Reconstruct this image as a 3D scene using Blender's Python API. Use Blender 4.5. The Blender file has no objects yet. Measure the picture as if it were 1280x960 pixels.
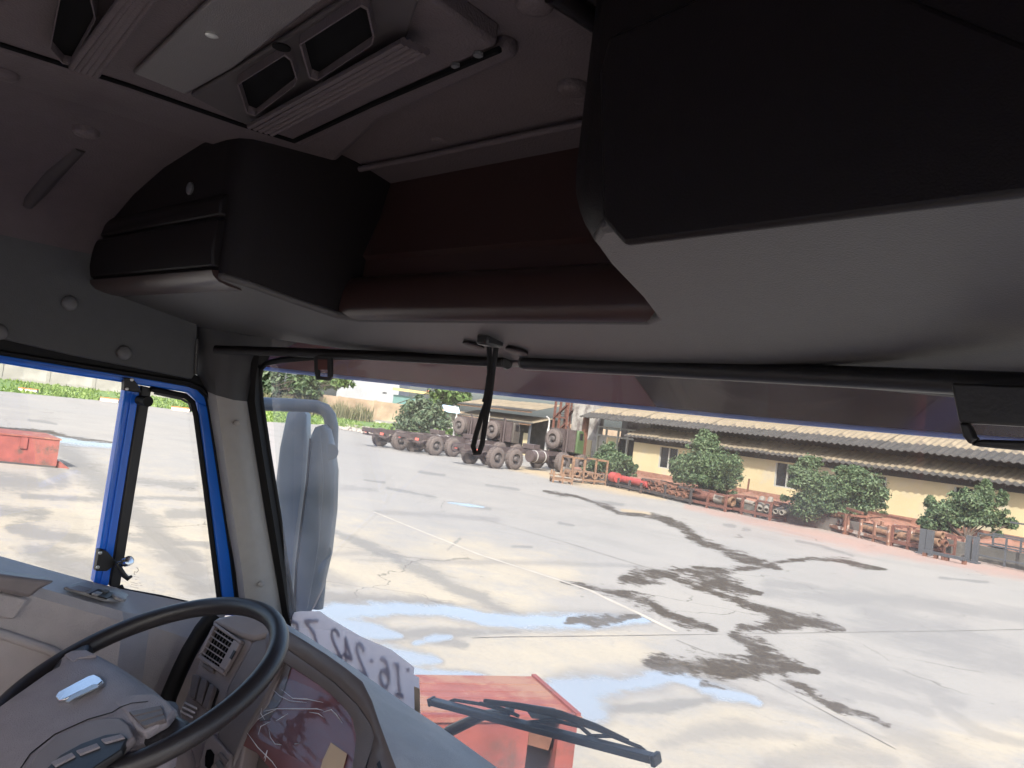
import bpy, bmesh, math, random
import numpy as np
from mathutils import Vector, Matrix
random.seed(7); rng = np.random.default_rng(7)
SC = bpy.context.scene
COL = SC.collection
# ------------------------------------------------------------------ camera, world, sun, exposure
CAM = Vector((0, 0, 2.7))
FPX, YAW, PITCH, ROLL = 1020.0, math.radians(44), math.radians(2.45), math.radians(7.0)
_f = Vector((-math.sin(YAW) * math.cos(PITCH), math.cos(YAW) * math.cos(PITCH), math.sin(PITCH)))
_r = Vector((math.cos(YAW), math.sin(YAW), 0)); _u = _r.cross(_f)
_R = _r * math.cos(ROLL) + _u * math.sin(ROLL); _U = _u * math.cos(ROLL) - _r * math.sin(ROLL)
cd = bpy.data.cameras.new('camera'); cam = bpy.data.objects.new('camera', cd); COL.objects.link(cam)
cam.matrix_world = Matrix(((_R.x, _U.x, -_f.x, CAM.x), (_R.y, _U.y, -_f.y, CAM.y), (_R.z, _U.z, -_f.z, CAM.z), (0, 0, 0, 1)))
cd.sensor_width = 36; cd.lens = 36 * FPX / 1280; cd.clip_start = 0.02; cd.clip_end = 3000
SC.camera = cam
SUN_EL, SUN_AZ = math.radians(43), math.radians(142)      # azimuth clockwise from +Y (straight ahead)
W = bpy.data.worlds.new('World'); SC.world = W; W.use_nodes = True
wn = W.node_tree; bg = wn.nodes['Background']
sky = wn.nodes.new('ShaderNodeTexSky'); sky.sky_type = 'NISHITA'; sky.sun_disc = False
sky.sun_elevation = SUN_EL; sky.sun_rotation = SUN_AZ; sky.dust_density = 4.0; sky.air_density = 0.9; sky.ozone_density = 1.0
wn.links.new(sky.outputs[0], bg.inputs[0]); bg.inputs[1].default_value = 0.13
sl = bpy.data.lights.new('sun', 'SUN'); sl.energy = 3.1; sl.angle = math.radians(0.6); sl.color = (1, 0.945, 0.87)
so = bpy.data.objects.new('sun', sl); COL.objects.link(so); so.location = (0, 0, 60)
sd = Vector((math.sin(SUN_AZ) * math.cos(SUN_EL), math.cos(SUN_AZ) * math.cos(SUN_EL), math.sin(SUN_EL)))
so.rotation_euler = sd.to_track_quat('Z', 'Y').to_euler()
vs = SC.view_settings; vs.view_transform = 'Standard'; vs.look = 'None'; vs.gamma = 1; vs.exposure = 1.82
cy = SC.cycles; cy.use_denoising = True; cy.max_bounces = 10; cy.diffuse_bounces = 5; cy.glossy_bounces = 4
cy.transmission_bounces = 6; cy.transparent_max_bounces = 16; cy.sample_clamp_indirect = 8; cy.caustics_reflective = False
try: cy.denoiser = 'OPENIMAGEDENOISE'
except Exception: pass

# ------------------------------------------------------------------ measuring helpers: where a sight line meets a plane of the place
def ray(u, v): return _f + _R * ((u - 640) / FPX) - _U * ((v - 480) / FPX)
def onX(u, v, X): d = ray(u, v); return CAM + d * ((X - CAM.x) / d.x)
def onY(u, v, Y): d = ray(u, v); return CAM + d * ((Y - CAM.y) / d.y)
def onZ(u, v, Z): d = ray(u, v); return CAM + d * ((Z - CAM.z) / d.z)
def onP(u, v, p, n): d = ray(u, v); n = Vector(n); return CAM + d * ((Vector(p) - CAM).dot(n) / d.dot(n))
def at(u, v, D): return CAM + ray(u, v) * D
def proj(P):
    P = np.asarray(P, float) - np.array(CAM); z = P @ np.array(_f); z = np.where(z < 0.05, 0.05, z)
    return 640 + FPX * (P @ np.array(_R)) / z, 480 - FPX * (P @ np.array(_U)) / z, P @ np.array(_f)

# ------------------------------------------------------------------ materials
def mat(name, col, rough=0.6, var=0.15, scale=8.0, bump=0.0, bscale=None, metal=0.0, spec=0.5, dirt=None, dscale=3.0, dthr=0.55, coat=0.0, emit=None, coord='Object'):
    m = bpy.data.materials.new(name); m.use_nodes = True; nt = m.node_tree; N = nt.nodes; L = nt.links
    b = N['Principled BSDF']; b.inputs['Roughness'].default_value = rough; b.inputs['Metallic'].default_value = metal
    b.inputs['Specular IOR Level'].default_value = spec; b.inputs['Coat Weight'].default_value = coat
    tc = N.new('ShaderNodeTexCoord')
    nz = N.new('ShaderNodeTexNoise'); nz.inputs['Scale'].default_value = scale; nz.inputs['Detail'].default_value = 6
    L.new(tc.outputs[coord], nz.inputs['Vector'])
    rp = N.new('ShaderNodeValToRGB'); c = np.array(col[:3])
    rp.color_ramp.elements[0].position = 0.3; rp.color_ramp.elements[1].position = 0.7
    rp.color_ramp.elements[0].color = (*np.clip(c * (1 - var), 0, 1), 1); rp.color_ramp.elements[1].color = (*np.clip(c * (1 + var), 0, 1), 1)
    L.new(nz.outputs['Fac'], rp.inputs['Fac']); out = rp.outputs['Color']
    if dirt is not None:
        n2 = N.new('ShaderNodeTexNoise'); n2.inputs['Scale'].default_value = dscale; n2.inputs['Detail'].default_value = 8; n2.inputs['Roughness'].default_value = 0.65
        L.new(tc.outputs[coord], n2.inputs['Vector'])
        r2 = N.new('ShaderNodeValToRGB'); r2.color_ramp.elements[0].position = dthr; r2.color_ramp.elements[1].position = min(0.99, dthr + 0.12)
        mx = N.new('ShaderNodeMix'); mx.data_type = 'RGBA'; mx.inputs['B'].default_value = (*dirt, 1)
        L.new(n2.outputs['Fac'], r2.inputs['Fac']); L.new(r2.outputs['Color'], mx.inputs['Factor']); L.new(out, mx.inputs['A']); out = mx.outputs['Result']
    L.new(out, b.inputs['Base Color'])
    if bump:
        n3 = N.new('ShaderNodeTexNoise'); n3.inputs['Scale'].default_value = bscale or scale * 6; n3.inputs['Detail'].default_value = 4
        L.new(tc.outputs[coord], n3.inputs['Vector'])
        bp = N.new('ShaderNodeBump'); bp.inputs['Strength'].default_value = bump; bp.inputs['Distance'].default_value = 0.01
        L.new(n3.outputs['Fac'], bp.inputs['Height']); L.new(bp.outputs['Normal'], b.inputs['Normal'])
    return m
def glass_mat(name, tint=(0.96, 0.97, 0.96), dust=0.0, streak=False, fres=1.45):
    m = bpy.data.materials.new(name); m.use_nodes = True; nt = m.node_tree; N = nt.nodes; L = nt.links
    for n in list(N): N.remove(n)
    o = N.new('ShaderNodeOutputMaterial'); t = N.new('ShaderNodeBsdfTransparent'); t.inputs[0].default_value = (*tint, 1)
    g = N.new('ShaderNodeBsdfGlossy'); g.inputs['Roughness'].default_value = 0.02
    lw = N.new('ShaderNodeLayerWeight'); lw.inputs[0].default_value = 0.5; pw = N.new('ShaderNodeMath'); pw.operation = 'POWER'; L.new(lw.outputs['Facing'], pw.inputs[0]); pw.inputs[1].default_value = 5
    ma = N.new('ShaderNodeMath'); ma.operation = 'MULTIPLY_ADD'; L.new(pw.outputs[0], ma.inputs[0]); ma.inputs[1].default_value = 0.93; ma.inputs[2].default_value = 0.05
    m1 = N.new('ShaderNodeMixShader'); L.new(ma.outputs[0], m1.inputs[0]); L.new(t.outputs[0], m1.inputs[1]); L.new(g.outputs[0], m1.inputs[2])
    last = m1
    if dust:
        df = N.new('ShaderNodeBsdfTranslucent'); df.inputs[0].default_value = (0.8, 0.76, 0.74, 1)
        tc = N.new('ShaderNodeTexCoord'); nz = N.new('ShaderNodeTexNoise'); nz.inputs['Scale'].default_value = 3.0; nz.inputs['Detail'].default_value = 5
        mp = N.new('ShaderNodeMapping'); mp.inputs['Scale'].default_value = (1.0, 1, 2.5); L.new(tc.outputs['Object'], mp.inputs[0]); L.new(mp.outputs[0], nz.inputs[0])
        mr = N.new('ShaderNodeMapRange'); mr.inputs[1].default_value = 0.3; mr.inputs[2].default_value = 0.75; mr.inputs[3].default_value = dust * 0.4; mr.inputs[4].default_value = dust * 1.75
        L.new(nz.outputs[0], mr.inputs[0])
        m2 = N.new('ShaderNodeMixShader'); L.new(mr.outputs[0], m2.inputs[0]); L.new(last.outputs[0], m2.inputs[1]); L.new(df.outputs[0], m2.inputs[2]); last = m2
    L.new(last.outputs[0], o.inputs[0])
    return m
M = {}
# cab interior
M['headliner'] = mat('headliner', (0.074, 0.057, 0.061), 0.75, 0.06, 30, 0.25, 300)
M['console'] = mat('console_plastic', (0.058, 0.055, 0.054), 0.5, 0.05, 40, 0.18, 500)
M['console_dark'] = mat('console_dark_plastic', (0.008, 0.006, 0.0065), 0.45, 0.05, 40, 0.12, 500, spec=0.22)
M['header_panel'] = mat('header_panel_plastic', (0.057, 0.059, 0.061), 0.6, 0.05, 40, 0.15, 500)
M['taupe'] = mat('taupe_plastic', (0.43, 0.39, 0.39), 0.48, 0.05, 25, 0.3, 450, dirt=(0.39, 0.35, 0.345), dscale=4, dthr=0.5)
M['recess'] = mat('brown_black_recess_plastic', (0.034, 0.017, 0.015), 0.32, 0.06, 30, 0.06, 400, spec=0.6)
M['hatch_panel'] = mat('hatch_panel_plastic', (0.092, 0.083, 0.084), 0.4, 0.15, 5, 0.15, 500)
M['headliner_dark'] = mat('dark_headliner_strip', (0.038, 0.031, 0.033), 0.75, 0.06, 30)
M['vent_plastic'] = mat('vent_panel_plastic', (0.22, 0.185, 0.185), 0.42, 0.05, 30, 0.2, 500)
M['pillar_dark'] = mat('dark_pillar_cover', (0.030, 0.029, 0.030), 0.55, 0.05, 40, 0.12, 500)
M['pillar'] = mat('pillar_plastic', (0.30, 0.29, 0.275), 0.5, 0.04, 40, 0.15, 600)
M['taupe_dark'] = mat('dark_taupe_plastic', (0.22, 0.19, 0.19), 0.45, 0.04, 40, 0.15, 600)
M['dash'] = mat('dashboard_plastic', (0.32, 0.315, 0.325), 0.42, 0.06, 25, 0.35, 450, dirt=(0.37, 0.365, 0.37), dscale=7, dthr=0.55)
M['dash_dark'] = mat('dark_dashboard_plastic', (0.125, 0.104, 0.102), 0.4, 0.05, 30, 0.15, 600)
M['wheel'] = mat('steering_rim_polyurethane', (0.020, 0.018, 0.021), 0.36, 0.08, 30, 0.12, 500)
M['pad'] = mat('hub_pad_plastic', (0.29, 0.262, 0.285), 0.42, 0.06, 25, 0.35, 450, dirt=(0.25, 0.225, 0.243), dscale=6, dthr=0.5)
M['black'] = mat('black_plastic', (0.012, 0.012, 0.013), 0.4, 0.1, 30, 0.05, 200)
M['void'] = mat('vent_shadow_lining', (0.004, 0.004, 0.0045), 0.95, 0.1, 10, spec=0.1)  # near-black paint stands in for the shade inside holes and slots
M['rubber'] = mat('black_rubber', (0.009, 0.009, 0.010), 0.6, 0.1, 20, 0.05, 200, spec=0.2)
M['blue'] = mat('blue_cab_paint', (0.012, 0.16, 0.75), 0.28, 0.05, 5, coat=0.4)
M['chrome'] = mat('chrome', (0.75, 0.76, 0.78), 0.15, 0.05, 60, 0.05, 200, metal=1)
M['screw'] = mat('zinc_screw', (0.6, 0.6, 0.58), 0.35, 0.1, 60, metal=0.8)
M['cap'] = mat('grey_cap_plastic', (0.10, 0.10, 0.103), 0.5, 0.06, 40)
M['lens'] = mat('cluster_face', (0.17, 0.055, 0.05), 0.22, 0.25, 6, spec=0.6)  # red reflection on the cluster put into its base colour
M['paper'] = mat('paper', (0.88, 0.84, 0.88), 0.8, 0.03, 12)
M['ink'] = mat('faded_ink_through_paper', (0.50, 0.42, 0.47), 0.8, 0.05, 12)
M['card'] = mat('cardboard', (0.52, 0.40, 0.29), 0.8, 0.06, 20)
M['mirror_shell'] = mat('grey_mirror_shell', (0.095, 0.12, 0.14), 0.4, 0.06, 12)
M['cord'] = mat('black_braid', (0.008, 0.008, 0.009), 0.8, 0.2, 300, 0.5, 700)
M['visor'] = mat('smoked_visor_acrylic', (0.035, 0.022, 0.024), 0.08, 0.15, 4, spec=0.7, coat=0.35)
M['visor_red'] = mat('maroon_visor_acrylic', (0.17, 0.05, 0.055), 0.10, 0.2, 5, spec=0.8, coat=0.5)  # maroon reflection painted into the visor's base colour
M['visor_edge'] = mat('blue_visor_edge', (0.2, 0.32, 0.72), 0.3, 0.05, 6)
M['glass'] = glass_mat('side_glass')
M['windscreen'] = glass_mat('windscreen_glass', (0.93, 0.955, 0.94), 0.145)
M['red_plastic'] = mat('dark_red_plastic', (0.10, 0.03, 0.025), 0.4, 0.1, 30)
M['aluminium'] = mat('alu', (0.5, 0.5, 0.5), 0.4, 0.05, 40, metal=0.9)
M['seat'] = mat('red_seat_fabric', (0.30, 0.05, 0.045), 0.9, 0.1, 20, 0.3, 300); M['seat_pale'] = mat('pale_plastic_wrapped_seat', (0.62, 0.57, 0.53), 0.5, 0.05, 10); M['floor_mat'] = mat('ribbed_floor_mat', (0.34, 0.32, 0.31), 0.8, 0.1, 20)  # pale seat and light floor, both unseen, added to bounce sun into the cab
# yard
M['red_paint'] = mat('sun_bleached_red_paint', (0.165, 0.040, 0.032), 0.6, 0.2, 4, 0.1, 40, dirt=(0.075, 0.036, 0.028), dscale=2.6, dthr=0.54)
M['red_top'] = mat('dusty_red_paint', (0.175, 0.05, 0.037), 0.75, 0.14, 6, 0.1, 60, dirt=(0.20, 0.10, 0.066), dscale=3, dthr=0.5)
M['rust'] = mat('rusty_steel', (0.11, 0.045, 0.027), 0.85, 0.35, 9, 0.2, 40, dirt=(0.05, 0.03, 0.022), dscale=5)
M['rust_red'] = mat('red_lead_steel', (0.105, 0.042, 0.030), 0.8, 0.25, 8, 0.15, 40, dirt=(0.10, 0.04, 0.03), dscale=5)
M['rust_brown'] = mat('brown_rusted_steel', (0.15, 0.085, 0.05), 0.85, 0.3, 8, 0.15, 40, dirt=(0.08, 0.05, 0.035), dscale=5)
M['pipe_red'] = mat('bright_red_pipe', (0.25, 0.04, 0.035), 0.6, 0.15, 6, dirt=(0.25, 0.06, 0.04), dscale=4)
M['pipe_pale'] = mat('pale_painted_pipe', (0.17, 0.155, 0.135), 0.6, 0.15, 6, dirt=(0.2, 0.12, 0.07), dscale=4)
M['pipe_dark'] = mat('dark_pipe', (0.035, 0.03, 0.03), 0.6, 0.2, 6, dirt=(0.12, 0.06, 0.04), dscale=4)
M['white_paint'] = mat('flaking_white_paint', (0.42, 0.39, 0.36), 0.7, 0.1, 8, dirt=(0.26, 0.14, 0.09), dscale=6, dthr=0.5)
M['white_rust'] = mat('white_flaked_rusty_steel', (0.14, 0.07, 0.045), 0.8, 0.25, 6, 0.1, 40, dirt=(0.36, 0.33, 0.30), dscale=3.5, dthr=0.5)
M['brick_wall'] = mat('dirty_brown_wall', (0.27, 0.20, 0.14), 0.95, 0.25, 0.7, dirt=(0.36, 0.29, 0.2), dscale=0.6)
M['dark_cab'] = mat('dark_primed_cab', (0.05, 0.042, 0.036), 0.6, 0.2, 3)
M['orange_paint'] = mat('orange_paint', (0.5, 0.14, 0.045), 0.7, 0.1, 5)
M['grey_steel'] = mat('grey_painted_steel', (0.05, 0.053, 0.06), 0.6, 0.15, 8)
M['wall_yellow'] = mat('cream_yellow_render', (0.40, 0.335, 0.20), 0.9, 0.06, 0.8, 0.05, 30, dirt=(0.36, 0.32, 0.235), dscale=0.7, dthr=0.52)
M['plinth'] = mat('brick_red_plinth', (0.20, 0.10, 0.07), 0.95, 0.25, 5, 0.3, 20, dirt=(0.18, 0.12, 0.09), dscale=2)
M['roof'] = mat('weathered_fibre_cement', (0.15, 0.122, 0.085), 0.95, 0.25, 1.2, 0.15, 20, dirt=(0.085, 0.072, 0.058), dscale=1.5)
M['roof_edge'] = mat('grey_weathered_roof_edge', (0.034, 0.032, 0.031), 0.95, 0.3, 3, 0.15, 20)
M['fascia'] = mat('dark_fascia', (0.025, 0.022, 0.022), 0.8, 0.3, 2)
M['frame_pale'] = mat('pale_window_frame', (0.28, 0.28, 0.255), 0.7, 0.1, 5)
M['pane_dark'] = mat('dark_window_pane', (0.012, 0.013, 0.015), 0.12, 0.1, 3, spec=0.5)
M['stained_wall'] = mat('stained_concrete_wall', (0.26, 0.245, 0.225), 0.95, 0.2, 1.5, 0.1, 20, dirt=(0.10, 0.085, 0.08), dscale=0.9, dthr=0.48)
M['grey_wall'] = mat('grey_block_wall', (0.20, 0.193, 0.178), 0.95, 0.12, 0.6, dirt=(0.26, 0.253, 0.237), dscale=0.35, dthr=0.5)
M['mossy'] = mat('mossy_kerb_concrete', (0.075, 0.07, 0.064), 0.95, 0.25, 2, 0.2, 20, dirt=(0.17, 0.15, 0.13), dscale=2)
M['soil'] = mat('red_soil', (0.20, 0.095, 0.065), 1, 0.3, 3, 0.5, 20, dirt=(0.13, 0.09, 0.06), dscale=2)
M['tyre'] = mat('dusty_tyre', (0.085, 0.068, 0.064), 0.9, 0.15, 10, 0.2, 60)
M['chassis'] = mat('primer_chassis', (0.055, 0.04, 0.04), 0.7, 0.25, 4)
M['rim'] = mat('dusty_rim', (0.05, 0.042, 0.042), 0.7, 0.2, 6)
M['army_green'] = mat('green_cab_paint', (0.045, 0.078, 0.03), 0.5, 0.1, 3)
M['stack'] = mat('exhaust_steel', (0.33, 0.32, 0.31), 0.5, 0.15, 6)
M['tail_red'] = mat('tail_lamp_red', (0.5, 0.12, 0.1), 0.3, 0.05, 9)
M['bark'] = mat('bark', (0.05, 0.036, 0.028), 0.95, 0.3, 12, 0.4, 40)
M['sheet_grey'] = mat('pale_cladding', (0.24, 0.25, 0.26), 0.6, 0.08, 1)
M['yellow_sheet'] = mat('yellow_fascia_board', (0.36, 0.29, 0.12), 0.6, 0.1, 1)
M['teal_sheet'] = mat('teal_cladding', (0.07, 0.15, 0.14), 0.6, 0.1, 1)
M['blue_sheet'] = mat('blue_white_roof_sheet', (0.3, 0.42, 0.54), 0.5, 0.15, 0.6, dirt=(0.5, 0.53, 0.55), dscale=0.5)
def leaf_mat(name, dark, light):
    m = bpy.data.materials.new(name); m.use_nodes = True; N = m.node_tree.nodes; L = m.node_tree.links; b = N['Principled BSDF']
    g = N.new('ShaderNodeNewGeometry'); rp = N.new('ShaderNodeValToRGB'); rp.color_ramp.elements[0].color = (*dark, 1); rp.color_ramp.elements[1].color = (*light, 1)
    rp.color_ramp.elements[0].position = 0.1; rp.color_ramp.elements[1].position = 0.95
    L.new(g.outputs['Random Per Island'], rp.inputs[0]); L.new(rp.outputs[0], b.inputs['Base Color']); b.inputs['Roughness'].default_value = 0.55
    b.inputs['Subsurface Weight'].default_value = 0.0
    t = N.new('ShaderNodeBsdfTranslucent'); L.new(rp.outputs[0], t.inputs[0]); mx = N.new('ShaderNodeMixShader'); mx.inputs[0].default_value = 0.3
    L.new(b.outputs[0], mx.inputs[1]); L.new(t.outputs[0], mx.inputs[2]); L.new(mx.outputs[0], N['Material Output'].inputs[0])
    return m
M['leaf'] = leaf_mat('dark_green_leaf', (0.028, 0.058, 0.026), (0.115, 0.165, 0.075))
M['leaf_fresh'] = leaf_mat('fresh_green_leaf', (0.05, 0.10, 0.025), (0.13, 0.2, 0.055))
M['leaf_grey'] = leaf_mat('greyish_leaf', (0.035, 0.065, 0.035), (0.11, 0.145, 0.08))
M['weed'] = leaf_mat('dry_weed', (0.10, 0.11, 0.05), (0.24, 0.215, 0.13))
M['grassblade'] = leaf_mat('bright_grass', (0.10, 0.165, 0.03), (0.18, 0.25, 0.06))
M['grass_base'] = mat('grass_ground', (0.085, 0.14, 0.03), 1, 0.25, 0.8)

# ------------------------------------------------------------------ object helpers
def props(o, label=None, cat=None, group=None, kind=None):
    for k, v in (('label', label), ('category', cat), ('group', group), ('kind', kind)):
        if v: o[k] = v
    return o
def thing(name, label, cat, loc=(0, 0, 0), rz=0, group=None):
    o = bpy.data.objects.new(name, None); COL.objects.link(o); o.location = loc; o.rotation_euler = (0, 0, rz); o.empty_display_size = 0.2
    return props(o, label, cat, group)
class MB:
    def __init__(s): s.v = []; s.f = []; s.mi = []; s.cm = 0
    def add(s, vs, fs):
        k = len(s.v); s.v += [tuple(p) for p in vs]; s.f += [tuple(i + k for i in f) for f in fs]; s.mi += [s.cm] * len(fs); return s
    def box(s, lo, hi):
        (a, b, c), (d, e, f) = lo, hi
        return s.add([(a, b, c), (d, b, c), (d, e, c), (a, e, c), (a, b, f), (d, b, f), (d, e, f), (a, e, f)],
                     [(0, 3, 2, 1), (4, 5, 6, 7), (0, 1, 5, 4), (1, 2, 6, 5), (2, 3, 7, 6), (3, 0, 4, 7)])
    def obox(s, c, ax, ay, az):
        c, ax, ay, az = map(Vector, (c, ax, ay, az)); P = []
        for k in (-1, 1):
            for (i, j) in ((-1, -1), (1, -1), (1, 1), (-1, 1)): P.append(c + ax * i + ay * j + az * k)
        return s.add(P, [(0, 3, 2, 1), (4, 5, 6, 7), (0, 1, 5, 4), (1, 2, 6, 5), (2, 3, 7, 6), (3, 0, 4, 7)])
    def bar(s, a, b, w, h=None, up=(0, 0, 1)):
        a, b = Vector(a), Vector(b); d = (b - a); x = d.normalized(); up = Vector(up)
        if abs(x.dot(up)) > 0.95: up = Vector((0, 1, 0))
        y = up.cross(x).normalized(); z = x.cross(y); h = h or w
        return s.obox((a + b) / 2, d / 2, y * w / 2, z * h / 2)
    def slab(s, poly, off):          # polygon extruded by a vector
        n = len(poly); off = Vector(off); P = [Vector(p) for p in poly]
        return s.add(P + [p + off for p in P], [tuple(range(n - 1, -1, -1)), tuple(range(n, 2 * n))] + [(i, (i + 1) % n, n + (i + 1) % n, n + i) for i in range(n)])
    def loft(s, loops, closed=True, cap0=False, cap1=False):
        n = len(loops[0]); P = [Vector(p) for l in loops for p in l]; F = []
        for k in range(len(loops) - 1):
            for i in range(n if closed else n - 1):
                j = (i + 1) % n; F.append((k * n + i, k * n + j, (k + 1) * n + j, (k + 1) * n + i))
        if cap0: F.append(tuple(range(n - 1, -1, -1)))
        if cap1: F.append(tuple((len(loops) - 1) * n + i for i in range(n)))
        return s.add(P, F)
    def tube(s, path, r, n=10, closed=False, cap=True):
        P = [Vector(p) for p in path]; m = len(P); loops = []; rs = r if hasattr(r, '__len__') else [r] * m
        nrm = None
        for i in range(m):
            if closed: t = (P[(i + 1) % m] - P[i - 1])
            else: t = P[min(i + 1, m - 1)] - P[max(i - 1, 0)]
            t.normalize()
            if nrm is None:
                nrm = t.orthogonal().normalized()
            nrm = (nrm - t * nrm.dot(t)).normalized(); b = t.cross(nrm)
            loops.append([P[i] + (nrm * math.cos(2 * math.pi * k / n) + b * math.sin(2 * math.pi * k / n)) * rs[i] for k in range(n)])
        if closed: loops.append(loops[0])
        return s.loft(loops, True, cap and not closed, cap and not closed)
    def disc(s, c, nrm, r, h, n=16, dome=0.0):       # short cylinder with an optional domed top
        c = Vector(c); nrm = Vector(nrm).normalized(); a = nrm.orthogonal().normalized(); b = nrm.cross(a)
        ring = lambda rr, hh: [c + nrm * hh + (a * math.cos(2 * math.pi * k / n) + b * math.sin(2 * math.pi * k / n)) * rr for k in range(n)]
        L = [ring(r, 0), ring(r, h)]
        if dome: L += [ring(r * 0.8, h + dome * 0.6), ring(r * 0.45, h + dome * 0.92)]
        return s.loft(L, True, True, True)
    def lathe(s, c, axis, prof, n=24):               # profile (radius, along axis)
        c = Vector(c); ax = Vector(axis).normalized(); a = ax.orthogonal().normalized(); b = ax.cross(a)
        L = [[c + ax * h + (a * math.cos(2 * math.pi * k / n) + b * math.sin(2 * math.pi * k / n)) * r for k in range(n)] for r, h in prof]
        return s.loft(L, True, False, False)
    def build(s, name, m, parent=None, smooth=None, bevel=0, seg=2, world=True, sub=0):
        me = bpy.data.meshes.new(name); me.from_pydata(s.v, [], s.f); me.validate()
        ms = m if isinstance(m, (list, tuple)) else [m]
        for x in ms: me.materials.append(x)
        if len(ms) > 1 and len(me.polygons) == len(s.mi): me.polygons.foreach_set('material_index', s.mi)
        bm = bmesh.new(); bm.from_mesh(me); bmesh.ops.recalc_face_normals(bm, faces=bm.faces); bm.to_mesh(me); bm.free()
        if smooth is not None:
            me.shade_smooth(); me.set_sharp_from_angle(angle=math.radians(smooth))
        o = bpy.data.objects.new(name, me); COL.objects.link(o)
        if bevel:
            b = o.modifiers.new('bevel', 'BEVEL'); b.width = bevel; b.segments = seg; b.limit_method = 'ANGLE'; b.angle_limit = math.radians(32)
            b.harden_normals = False
            if smooth is None: me.shade_smooth(); me.set_sharp_from_angle(angle=math.radians(60))
        if sub:
            q = o.modifiers.new('sub', 'SUBSURF'); q.levels = sub; q.render_levels = sub
        if parent is not None: attach(o, parent, world)
        return o
ORD = ['first', 'second', 'third', 'fourth', 'fifth', 'sixth', 'seventh', 'eighth']
def root_of(o):
    while o.parent: o = o.parent
    return o
def wmat(o):
    m = Matrix.LocRotScale(o.location, o.rotation_euler, o.scale)
    return wmat(o.parent) @ o.matrix_parent_inverse @ m if o.parent else m
def attach(o, parent, world=True):
    o.parent = parent
    if world: o.matrix_parent_inverse = wmat(parent).inverted()
def child_copy(o, parent):
    c = o.copy(); COL.objects.link(c); c.parent = parent; return c
def copy_tree(root, loc=None, rz=None, label=None):
    r = root.copy(); COL.objects.link(r)
    if loc is not None: r.location = loc
    if rz is not None: r.rotation_euler = (0, 0, rz)
    if label: r['label'] = label
    for ch in [x for x in bpy.data.objects if x.parent == root]:
        c = child_copy(ch, r)
        for g in [x for x in bpy.data.objects if x.parent == ch]: child_copy(g, c)
    return r
# ================================================================== THE YARD
# stain and painted tree shade outlines measured on the slab: (points (u, v, half height))
MUD = [[(772, 641, 1.56), (800, 644, 1.72), (832, 650, 2.34)], [(720, 620, 0.94), (740, 627, 1.4)], [(830, 650, 2.34), (851, 657, 3.9), (869, 673, 3.9), (900, 686, 3.9), (932, 698, 4.68), (953, 707, 4.68), (974, 710, 2.34)], [(960, 706, 2.34), (981, 701.5, 1.56), (1013, 698, 1.56), (1055, 701, 2.73), (1083, 708, 2.34), (1108, 712, 0.78)], [(953, 709, 2.34), (918, 712, 3.12), (876, 713, 4.68), (844, 714, 2.34)], [(870, 720, 8.5), (890, 722, 11.05), (907, 731, 7.65), (930, 739, 4.68), (950, 742, 1.56)], [(837, 722, 2.34), (883, 737, 3.12), (918, 749, 3.12), (946, 759, 3.9), (988, 770, 5.95), (1027, 780, 6.8), (1055, 787, 1.56)], [(1000, 782, 3.9), (960, 783, 6.8), (928, 785, 4.68)], [(830, 768, 3.9), (865, 780, 4.68), (893, 788, 2.34)], [(918, 795, 4.68), (939, 805, 6.8), (953, 823, 12.75), (985, 833, 8.5), (1023, 840, 1.56)], [(818, 829, 6.8), (872, 832, 11.9), (921, 837, 11.9), (960, 835, 11.9)], [(981, 848, 6.8), (1002, 858, 6.8), (1027, 874, 4.68), (1055, 886, 4.68), (1090, 898, 3.9), (1111, 907, 2.34)], [(880, 855, 3.9), (905, 861, 1.56)], [(702, 727, 1.17), (735, 734, 3.12), (770, 742, 5.95), (803, 752, 6.8), (830, 764, 3.9)], [(780, 724, 4.68), (800, 722, 7.65), (838, 717, 6.8)], [(739, 627, 1.17), (757, 633, 2.34), (774, 641, 1.56)], [(680, 614, 1.17), (702, 618, 1.95), (722, 621, 0.78)], [(815, 643, 1.56), (837, 649, 2.34)], [(712, 776, 3.12), (745, 776, 5.95), (785, 772, 4.68), (800, 770, 1.56)], [(0, 535, 1.17), (60, 540, 1.72), (100, 549, 1.17), (140, 553, 0.78)]]
WATER = [[(398, 766, 9), (440, 764, 10), (500, 761, 7), (560, 764, 7), (600, 772, 8), (650, 778, 9), (700, 778, 10), (760, 776, 8), (808, 775, 5)],
         [(380, 780, 14), (430, 783, 12), (470, 790, 8), (500, 795, 3)], [(520, 803, 3), (545, 798, 5), (562, 797, 3)], [(480, 812, 6), (510, 822, 9), (540, 824, 6), (550, 826, 3)],
         [(520, 842, 7), (600, 848, 5)], [(668, 860, 6), (720, 860, 14), (770, 858, 12), (815, 850, 12), (850, 843, 8)], [(675, 872, 8), (730, 872, 14), (742, 890, 14)],
         [(560, 628, 0.8), (585, 631.5, 1.4), (605, 634, 0.8)], 
         [(815, 846, 3), (860, 850, 6), (900, 866, 9), (940, 874, 6), (950, 880, 3)], [(0, 541, 4), (70, 549, 5), (140, 557, 3)]]
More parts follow.
